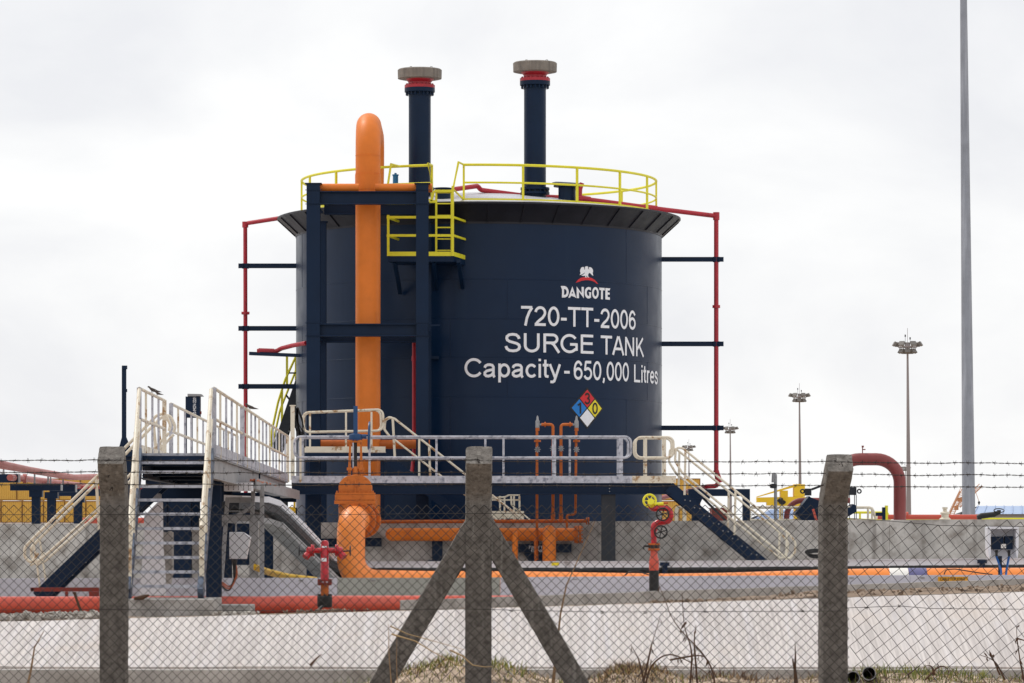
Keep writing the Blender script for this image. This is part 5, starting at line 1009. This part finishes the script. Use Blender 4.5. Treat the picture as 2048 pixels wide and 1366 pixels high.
for a, b in ((P(1895, 1045, 900), P(1925, 982, 900)), (P(1915, 1015, 905), P(1960, 972, 905))):
    mb = MB(); d = (b-a)
    for o in (V((-.6, 0, 0)), V((.6, 0, 0)), V((0, 1, .5))): mb.tube([a+o, b+o], .1, 4)
    for k in range(16): mb.tube([a+d*(k/16)+V((-.6, 0, 0)), a+d*((k+1)/16)+V((.6, 0, 0))], .07, 4)
    obj('boom', mb, M['boom'], t)
for xa_, ya_, xb_, yb_ in ((1895, 1030, 1922, 975), (1899, 1028, 1924, 978), (1912, 1010, 1925, 996), (1950, 980, 1958, 1003)): obj('cable', MB().tube([P(xa_, ya_, 902), P(xb_, yb_, 902)], .06, 4), M['boom'], t)
obj('hook', MB().lathe([(.1, 0), (.3, -.3), (.1, -.9)], P(1958, 1002, 902), n=8), M['dark'], t)
obj('counterweight', MB().pbox(1915, 995, 1925, 1002, 901, 2).pbox(1910, 1012, 1917, 1020, 901, 2), M['boom'], t)
# floodlight masts
def mast(base, top, r0_, r1_, ring, label, m, group=None, n=14, scale=1):
    t = thing('floodlight_mast', label, 'light mast', base, group); b, tp = V(base), V(top)
    obj('pole', MB().tube([b.lerp(tp, k/8) for k in range(9)], [r0_+(r1_-r0_)*k/8 for k in range(9)], 20), m, t)
    obj('head_frame', MB().tube([tp+V((math.cos(a)*ring*.75, math.sin(a)*ring*.75, -.3)) for a in [2*math.pi*k/24 for k in range(24)]], .09, 6, closed=True).tube([tp+V((-ring*.75, 0, -.3)), tp+V((ring*.75, 0, -.3))], .08, 6).tube([tp+V((0, -ring*.75, -.3)), tp+V((0, ring*.75, -.3))], .08, 6).lathe([(.4, -.9), (.3, .2)], tp, n=12), m, t)
    obj('lightning_rod', MB().tube([tp, tp+V((0, 0, 2.6))], .035, 5), m, t)
    for sx, h in ((-.35, 1.5), (.4, 1.1)): obj('beacon', MB().tube([tp+V((sx, 0, .1)), tp+V((sx, 0, h-.2))], .03, 5).lathe([(.1, h-.25), (.1, h+.1)], tp+V((sx, 0, 0)), n=8), M['dark'], t)
    for k in range(n):
        a = 2*math.pi*(k+.25)/n; rr_ = ring*(1.08 if k % 2 else .62); c = tp+V((math.cos(a)*rr_, math.sin(a)*rr_, -.15)); up_ = V((math.cos(a)*.5, math.sin(a)*.5, -.8))
        c.z += .3 if k % 2 else -.8
        obj('floodlight', MB().bar(c-V((math.sin(a), -math.cos(a), 0))*.45, c+V((math.sin(a), -math.cos(a), 0))*.4, .32, .7, up_).bar(c+V((0, 0, -.25)), tp+V((math.cos(a)*ring*.7, math.sin(a)*ring*.7, -.3)), .08, .08), M['lamp'], t)
    return t
b0, t0 = P(1818, 1072, 585), P(1815, 690, 585)
fm = mast(V((b0.x, 585, 0)), t0, .42, .14, 1.9, 'tall distant floodlight mast between the maroon pipe and the thick mast', M['farmast'], 'distant floodlight masts')
for px_, py_, lab in ((1601, 790, 'distant floodlight mast rising behind the yellow crane frame'), (1462, 856, 'distant floodlight mast just right of the red pipe and lowest bracket'), (1379, 893, 'small distant floodlight mast just above the end stair handrail'), (1812, 935, 'faintest low floodlight mast close beside the tallest distant one')):
    Yk = 29.4*F/(HY-py_); dup(fm, (P(px_, 0, Yk).x, Yk, 0), 0, lab)
b0 = P(1938.5, 0, 140); mast(V((b0.x, 140, 0)), V((P(1923.5, 0, 140).x, 140, 27.5)), .255, .09, 1.6, 'thick grey galvanised mast at the right running out of the frame', M['mast'])
# birds
def bird(p, d, label, sc=1):
    t = thing('bird', label, 'bird', p, 'birds perched on the catwalk rail'); p = V(p)
    mb = MB().tube([p+V((d*x*sc, 0, z*sc)) for x, z in ((.13, .16), (.11, .165), (.075, .15), (.05, .12), (0, .085), (-.07, .06), (-.12, .045), (-.2, .03), (-.25, .02))], [sc*r for r in (.006, .022, .024, .03, .045, .042, .028, .014, .004)], 10)
    mb.tube([p+V((d*.02*sc, 0, .06*sc)), p+V((d*.02*sc, 0, 0))], .005, 5).tube([p+V((-d*.01*sc, .02, .06*sc)), p+V((-d*.01*sc, .02, 0))], .005, 5); obj('body', mb, M['bird'], t)
Yb = 61.5
bird(V((XLf(61.2), 61.2, ZD+1.03)), -1, 'larger brown dove facing left on the left catwalk rail', .6)
bird(V((XLf(62.3), 62.3, ZD+1.03)), -1, 'smaller dove crouched just behind the larger dove', .42)
bird(V((XRf(69.5), 69.5, ZD+1.03)), -1, 'lone dove sitting on the right catwalk rail', .65)

# ---------------------------------------------------------------- fence
YFc = 27.5; fs = F/YFc
fe = thing('chain_link_fence', 'chain link fence on concrete posts with three barbed wire strands', 'fence', (0, YFc, 0))
def sweep_square(secs, w_, dpt, name, label, n=7, amp=.0035, seed=0):
    """secs: (centre, side axis, depth axis, wscale); rough cast concrete of square section"""
    ring = []
    for k in range(n): ring.append((-1+2*k/n, -1))
    for k in range(n): ring.append((1, -1+2*k/n))
    for k in range(n): ring.append((1-2*k/n, 1))
    for k in range(n): ring.append((-1, 1-2*k/n))
    ring = [((a*.985 if abs(a) == 1 and abs(b) > .98 else a), b) for a, b in ring]
    dense = []
    for (c0, a0, d0), (c1, a1, d1) in zip(secs, secs[1:]):
        m_s = max(2, int((c1-c0).length/.03))
        for k in range(m_s): q = k/m_s; dense.append((c0.lerp(c1, q), a0.lerp(a1, q), d0.lerp(d1, q)))
    dense.append(secs[-1]); mb = MB(); R4 = 4*n
    for c, a, d in dense:
        for u, v in ring:
            e = max(abs(u), abs(v)); cr = 1-.05*(abs(u) > .95 and abs(v) > .95)
            p = c+a*(u*w_/2*cr)+d*(v*dpt/2*cr); q = noise.noise(V((p.x*22+seed, p.y*22, p.z*22)))*amp+noise.noise(V((p.x*70+seed, p.y*70, p.z*70)))*amp*.6
            mb.v.append(p+(a*u+d*v)*q)
    for i in range(len(dense)-1): mb.f += [(i*R4+k, i*R4+(k+1) % R4, (i+1)*R4+(k+1) % R4, (i+1)*R4+k) for k in range(R4)]
    mb.f += [tuple(range(R4-1, -1, -1)), tuple((len(dense)-1)*R4+k for k in range(R4))]
    return obj(name, mb, M['post'], fe, label, smooth=50)
PW = .19
def fpost(xb, xk, xt, yk, yt_, lean, label, seed, yaw=0):
    a = V((math.cos(R_(yaw)), math.sin(R_(yaw)), 0)); d = V((-a.y, a.x, 0)); c0 = V((P(xb, 0, YFc).x, YFc+PW/2, -.3)); zk = P(0, yk, YFc).z; ck_ = V((P(xk, 0, YFc).x, YFc+PW/2, zk))
    Lr = .36; ang = R_(42); dirv = V((lean, -math.sin(ang), math.cos(ang))).normalized(); d2 = V((0, math.cos(ang), math.sin(ang)))
    dm = (d+d2).normalized()*1.04
    ct_ = ck_+dirv*Lr; ct_.x = P(xt, 0, YFc-.2).x
    sweep_square([(c0, a, d), (ck_-V((0, 0, .06)), a, d), (ck_+dirv*.03, a, dm), (ct_, a, d2)], PW, PW, 'post', label, seed=seed)
fpost(225, 226, 221, 985, 900, -.03, 'leftmost concrete post with cranked top', 0, -3)
fpost(956, 957, 958, 985, 900, 0, 'middle concrete post with two diagonal braces', 9)
fpost(1668, 1668, 1681, 1000, 905, .12, 'rightmost concrete post with its top leaning right', 17, 7)
fpost(-508, -507, -512, 985, 900, -.03, 'post beyond the left picture edge', 23)
fpost(2392, 2393, 2400, 985, 900, .03, 'post beyond the right picture edge', 27)
for p0, p1, lb, sd_ in ((P(956, 1040, YFc+.095), P(690, 1490, YFc+.095), 'left diagonal concrete brace', 30), (P(965, 1044, YFc+.095), P(1226, 1490, YFc+.095), 'right diagonal concrete brace', 40)):
    t_ = (p1-p0).normalized(); a = V((0, 1, 0)).cross(t_).normalized(); d = V((0, 1, 0)); sweep_square([(p0, a, d), (p1, a, d)], .158, .15, 'brace', lb, seed=sd_)
def pz(x, y, d=0): q = P(x, y, YFc-.03); q.y += d; return q
def panel(x0_, x1_, ytop, ybot, a1, a2, label, jit=.25, top_scallop=True):
    mb = MB(); rw = .0027; rowd = (a1[0]+a2[0], a1[1]+a2[1]); stepd = (a1[0]-a2[0], a1[1]-a2[1])
    kmin = -40; kmax = int((x1_-x0_)/rowd[0])+40; half = int((ybot-ytop)/((abs(a1[1])+abs(a2[1]))/2))+60
    for k in range(kmin*2, kmax*2):
        sx, sy = x0_+(k//2)*rowd[0]+(k % 2)*a2[0], ytop+(k//2)*rowd[1]+(k % 2)*a2[1]; cur = []; chains = []
        x, y = sx, sy
        if not top_scallop: x -= stepd[0]*20; y -= stepd[1]*20
        for j in range(half*(1 if top_scallop else 2)):
            wob = .6*noise.noise(V((x*.02, y*.02, 0))); pt = (x+wob, y+.6*noise.noise(V((x*.02, y*.02, 9))))
            ok = x0_-1 <= x <= x1_+1 and ytop-.5 <= y <= ybot
            if ok: cur.append(pz(pt[0], pt[1], -.006 if j % 2 else .004))
            elif cur:
                chains.append(cur); cur = []
            if j % 2 == 0: x += a1[0]; y += a1[1]
            else: x -= a2[0]; y -= a2[1]
        if cur: chains.append(cur)
        for c in chains:
            if len(c) > 1: mb.tube(c, rw, 4, cap=False)
    return obj('mesh_panel', mb, M['wire'], fe, label, smooth=60)
panel(-510, 1700, 1010, 1420, (9.6, 9.5), (9.6, -9.5), 'regular diamond mesh left of the right post')
panel(1700, 2395, 1040, 1420, (11.9, 15.6), (15, -12), 'stretched slanting mesh right of the right post', top_scallop=False)
for pts, nm in (([(-510, 1031), (200, 1029), (560, 1030), (930, 1027), (1300, 1028), (1690, 1030)], 'line_wire'), ([(-510, 1222), (200, 1219), (600, 1222), (930, 1218), (1200, 1224), (1690, 1222)], 'line_wire'), ([(1690, 1036), (1790, 1043), (1880, 1051), (2395, 1058)], 'line_wire'), ([(1690, 1216), (1800, 1212), (1860, 1217), (2395, 1221)], 'line_wire')):
    obj(nm, MB().tube([pz(x, y, -.012) for x, y in pts], .0022, 5), M['wire'], fe)
mb = MB()
for x, y in ((1205, 1224), (1290, 1224), (1412, 1223), (1605, 1222), (1732, 1216), (1799, 1212), (1903, 1217), (2007, 1220), (1022, 1222)):
    q = pz(x, y, -.016)
    for k in range(3): mb.tube([q+V((random.uniform(-.02, .02), 0, random.uniform(-.012, .012))), q+V((random.uniform(-.02, .02), 0, random.uniform(-.012, .012)))], .003, 4)
obj('tie_wire', mb, M['barb'], fe)
for yy, dY, nm in ((920, -.19, 'upper'), (944, -.125, 'middle'), (968, -.06, 'lower')):
    mb = MB(); s1, s2 = [], []; npt = 770
    for k in range(npt+1):
        x = -512+2912*k/npt; Yw = YFc+dY; sag = 0
        for xa_, xb_ in ((-520, 225), (225, 957), (957, 1672), (1672, 2400)):
            if xa_ <= x < xb_: q = (x-xa_)/(xb_-xa_); sag = 4*q*(1-q)*2.0
        y = yy+sag*1.0+(4.5 if x > 1672 else 2 if x > 957 else 0)+2.2*noise.noise(V((x*.009, yy, 0)))+1.0*noise.noise(V((x*.03, yy, 5)))
        p = P(x, y, Yw); ph = k*.9; s1.append(p+V((0, math.cos(ph)*.0028, math.sin(ph)*.0028))); s2.append(p-V((0, math.cos(ph)*.0028, math.sin(ph)*.0028)))
        if k % 7 == 3:
            for j in range(2):
                a = random.uniform(0, 6.28); dd = V((random.uniform(-.5, .5), math.cos(a)*.4, math.sin(a))).normalized()*.018; mb.tube([p-dd+V((.008*j, 0, 0)), p+dd+V((.008*j, 0, 0))], .0013, 4)
            mb.tube([p-V((.008, 0, 0)), p+V((.008, 0, 0))], .005, 5)
    mb.tube(s1, .0019, 4).tube(s2, .0019, 4); obj('barbed_wire', mb, M['barb'], fe, f'{nm} barbed wire strand')
for x, y in ((216, 927), (218, 950), (224, 975), (957, 925), (957, 944), (958, 968), (1682, 926), (1676, 949), (1670, 972)):
    dY = -.2 if y < 935 else -.135 if y < 960 else -.07
    mb = MB()
    for k in range(4): q = P(x+random.uniform(-2, 2), y+random.uniform(-3, 3), YFc+dY-.004); mb.tube([q, q+V((random.uniform(-.015, .015), -.004, random.uniform(-.025, .01)))], .003, 4)
    obj('staple', mb, M['barb'], fe)

# ---------------------------------------------------------------- grass, weeds and litter at the fence
def blades(name, label, cat, m, n, pick, h0, h1, wd, lean):
    mb = MB()
    for _ in range(n):
        px_ = pick(); Y = random.uniform(28.4, 30.3); X = (px_-CX)/F*Y; z = hz(X, Y)-.01; h = random.uniform(h0, h1); a = random.uniform(0, 6.28); l = random.uniform(.1, lean)*h
        d = V((math.cos(a), math.sin(a), 0)); sd_ = V((-d.y, d.x, 0)) if abs(d.x) < .7 else V((0.5, .5, 0)); sd_ = V((1, .3*random.uniform(-1, 1), 0)); b = V((X, Y, z)); w_ = wd*random.uniform(.6, 1.2)
        m1 = b+d*l*.35+V((0, 0, h*.6)); tp = b+d*l+V((0, 0, h*random.uniform(.75, 1)))
        mb.add([b-sd_*w_, b+sd_*w_, m1+sd_*w_*.7, m1-sd_*w_*.7, tp], [(0, 1, 2, 3), (3, 2, 4)])
    return tag(obj(name, mb, m, smooth=0), label, cat, kind='stuff')
def pick_grass():
    r = random.random()
    if r < .42: return random.gauss(1830, 90)
    if r < .55: return random.uniform(1650, 2080)
    if r < .7: return random.gauss(890, 60)
    if r < .88: return random.uniform(980, 1460)
    return random.uniform(380, 800)
def pick_straw():
    r = random.random()
    if r < .45: return random.gauss(1265, 55)
    if r < .7: return random.uniform(760, 1100)
    return random.uniform(1350, 2080)
blades('grass', 'sparse green grass along the foot of the fence', 'grass', M['grass'], 1250, pick_grass, .02, .12, .0032, .9)
blades('dry_grass', 'dry straw and dead stems along the foot of the fence', 'dry grass', M['straw'], 1500, pick_straw, .02, .09, .003, 1.8)
def pick_dead():
    r = random.random()
    if r < .5: return random.gauss(1255, 42)
    if r < .7: return random.gauss(1480, 60)
    return random.uniform(1380, 2080) if r < .85 else random.gauss(880, 45)
blades('dead_stems', 'dark dead stems heaped at the foot of the fence', 'dead stems', M['weed'], 650, pick_dead, .03, .12, .0035, 2.2)
blades('yellow_green_grass', 'yellow green sprigs growing on the mound round the middle post', 'grass', mat('yellow_green', lin(150, 150, 60), .7, var=.3, vscale=4), 260, lambda: random.choice((random.gauss(880, 50), random.gauss(1010, 30), random.gauss(1860, 90))), .03, .13, .0035, .8)
def reed(label, pts, Y, r, m='reed'):
    tag(obj('dry_reed', MB().tube([P(x, y, Y) for x, y in pts], [r*(1-.75*i/(len(pts)-1)) for i in range(len(pts))], 6), M[m]), label, 'reed')
reed('tall thin dry reed leaning right across the right brace', [(1104, 1375), (1112, 1310), (1121, 1228), (1133, 1170), (1152, 1128), (1190, 1042)], 28, .011)
reed('short broken reed beside the tall leaning one', [(1106, 1375), (1114, 1300), (1122, 1226)], 28.05, .012)
reed('single dry reed standing in front of the left kerb', [(52, 1385), (62, 1340), (69, 1295), (88, 1262)], 28, .011)
reed('upright dry stem crossing the foot of the left brace', [(784, 1385), (778, 1310), (777, 1248)], 27.3, .006)
reed('second dry stem just right of the left brace foot', [(795, 1385), (793, 1320), (794, 1265)], 27.3, .005)
reed('long straw arching over the left brace to its right', [(780, 1252), (815, 1268), (860, 1280), (930, 1300)], 27.25, .005, 'straw')
reed('lower arching straw over the left brace', [(783, 1268), (830, 1282), (870, 1306), (930, 1338)], 27.25, .006, 'straw')
reed('curved straw lying across the foot of the middle post', [(900, 1300), (925, 1312), (945, 1330), (970, 1334), (985, 1333)], 27.2, .007, 'straw')
reed('short brown stick leaning on the drain kerb', [(620, 1331), (632, 1318), (643, 1308)], 35.9, .014, 'weed')
reed('broken stump of stem by the right post foot', [(1593, 1380), (1590, 1340), (1585, 1318)], 28, .02, 'weed')
reed('thin stick upright left of the right post', [(1590, 1345), (1591, 1310), (1590, 1285)], 28, .01, 'weed')
def dead_weed(label, stems, seed):
    random.seed(seed); t = None; mb = MB(); lv = MB(); Y = 28.3
    for st_ in stems:
        pts = bend([P(x, y, Y) for x, y in st_], .5, 5); L_ = len(pts); mb.tube(pts, [.0075*(1-.7*i/(L_-1)) for i in range(L_)], 5)
        for i in range(len(st_)-1):
            a, b = P(*st_[i], Y), P(*st_[i+1], Y); nn = max(1, int((b-a).length/.045))
            for k in range(nn):
                if random.random() < .8:
                    p = a.lerp(b, (k+random.random())/nn); dn = V((random.uniform(-.5, .5), random.uniform(-.4, .4), -1 if random.random() < .75 else .6))  .normalized()*random.uniform(.025, .065); sdv = V((random.uniform(-1, 1), random.uniform(-1, 1), .3)).normalized()*random.uniform(.006, .012)
                    lv.add([p, p+dn*.5+sdv, p+dn, p+dn*.5-sdv], [(0, 1, 2, 3)])
    t = thing('dead_weed', label, 'weed', P(stems[0][0][0], 1380, Y)); obj('stem', mb, M['weed'], t); obj('leaves', lv, M['weed'], t, smooth=0)
dead_weed('tall brown dead weed arching in front of the pale bank, right of centre', [[(1432, 1385), (1425, 1335), (1400, 1300), (1370, 1270), (1345, 1240), (1328, 1195), (1318, 1170)], [(1380, 1375), (1385, 1300), (1368, 1255), (1364, 1185)], [(1395, 1370), (1388, 1280), (1392, 1250)]], 3)
dead_weed('low brown dead weed with hooked stems beside the taller dead weed', [[(1290, 1375), (1300, 1330), (1335, 1305), (1370, 1318), (1420, 1350), (1430, 1385)], [(1292, 1380), (1278, 1318), (1262, 1290)], [(1285, 1375), (1303, 1290), (1320, 1235)], [(1340, 1320), (1390, 1311), (1412, 1312), (1420, 1345)]], 5)
dead_weed('thin dead weed at the right edge of the picture', [[(2052, 1380), (2040, 1320), (2034, 1278), (2033, 1252)], [(2010, 1360), (1990, 1320), (1960, 1310)], [(2034, 1277), (2060, 1284)], [(2000, 1350), (1985, 1315), (1978, 1300)]], 8)
dead_weed('sparse dead weed low beside the black pipe ends', [[(1850, 1360), (1880, 1330), (1900, 1338), (1890, 1365)], [(1870, 1350), (1862, 1330), (1850, 1332)], [(1815, 1350), (1840, 1331)]], 12)
random.seed(21)
for x, y, lb in ((1738, 1347, 'open black pipe end lying in the grass right of the right post'), (1706, 1356, 'second black pipe end, lower and partly hidden by the right post')):
    c = P(x, y, 28.6); t = thing('plastic_pipe', lb, 'pipe', c, 'black pipe ends in the grass')
    obj('tube', MB().lathe([(.046, 0), (.05, .0), (.05, 1.1), (.046, 1.1), (.046, .0)], c, (.12, 1, -.16), 28, cap=False), M['black'], t)
    obj('rim', MB().lathe([(.046, -.004), (.052, -.004), (.052, .02), (.046, .02)], c, (.12, 1, -.16), 28, cap=False), M['grey'], t)
def pl_f(): 
    px_ = random.choice((random.uniform(780, 1100), random.uniform(1450, 2060), random.gauss(1000, 40))); Y = random.uniform(27.9, 30.4); X = (px_-CX)/F*Y; return V((X, Y, hz(X, Y)+.004))
stones('pebbles', 'small pale pebbles on the sandy mound at the fence', 260, pl_f, .008, .026, M['stone'])
def pl_h():
    px_ = random.gauss(655, 32); Y = YCR+random.uniform(.1, .9); p = P(px_, lerp_tab(FAR, px_)[0], Y); p.z += random.uniform(-.01, .03); return p
stones('rubble', 'dark rubble heaped round the foot of the red hydrant', 150, pl_h, .01, .026, M['soil'])
mb = MB(); pts = [(330+i, 0) for i in range(5)]
tag(obj('driftwood_stick', MB().tube([P(268, 1197, 55.3), P(285, 1195, 55.3), P(298, 1190, 55.3)], [.02, .035, .015], 8), M['weed']), 'dark stick lying on the concrete stair pad', 'stick')
tag(obj('rusty_bar', MB().tube([P(149, 1186, 56.4), P(158, 1212, 56.4), P(169, 1238, 56.4)], .02, 8).lathe([(.03, 0), (.03, .03)], P(149, 1188, 56.4), n=8), M['weed']), 'thin dark bar leaning against the red pipe at left', 'bar')
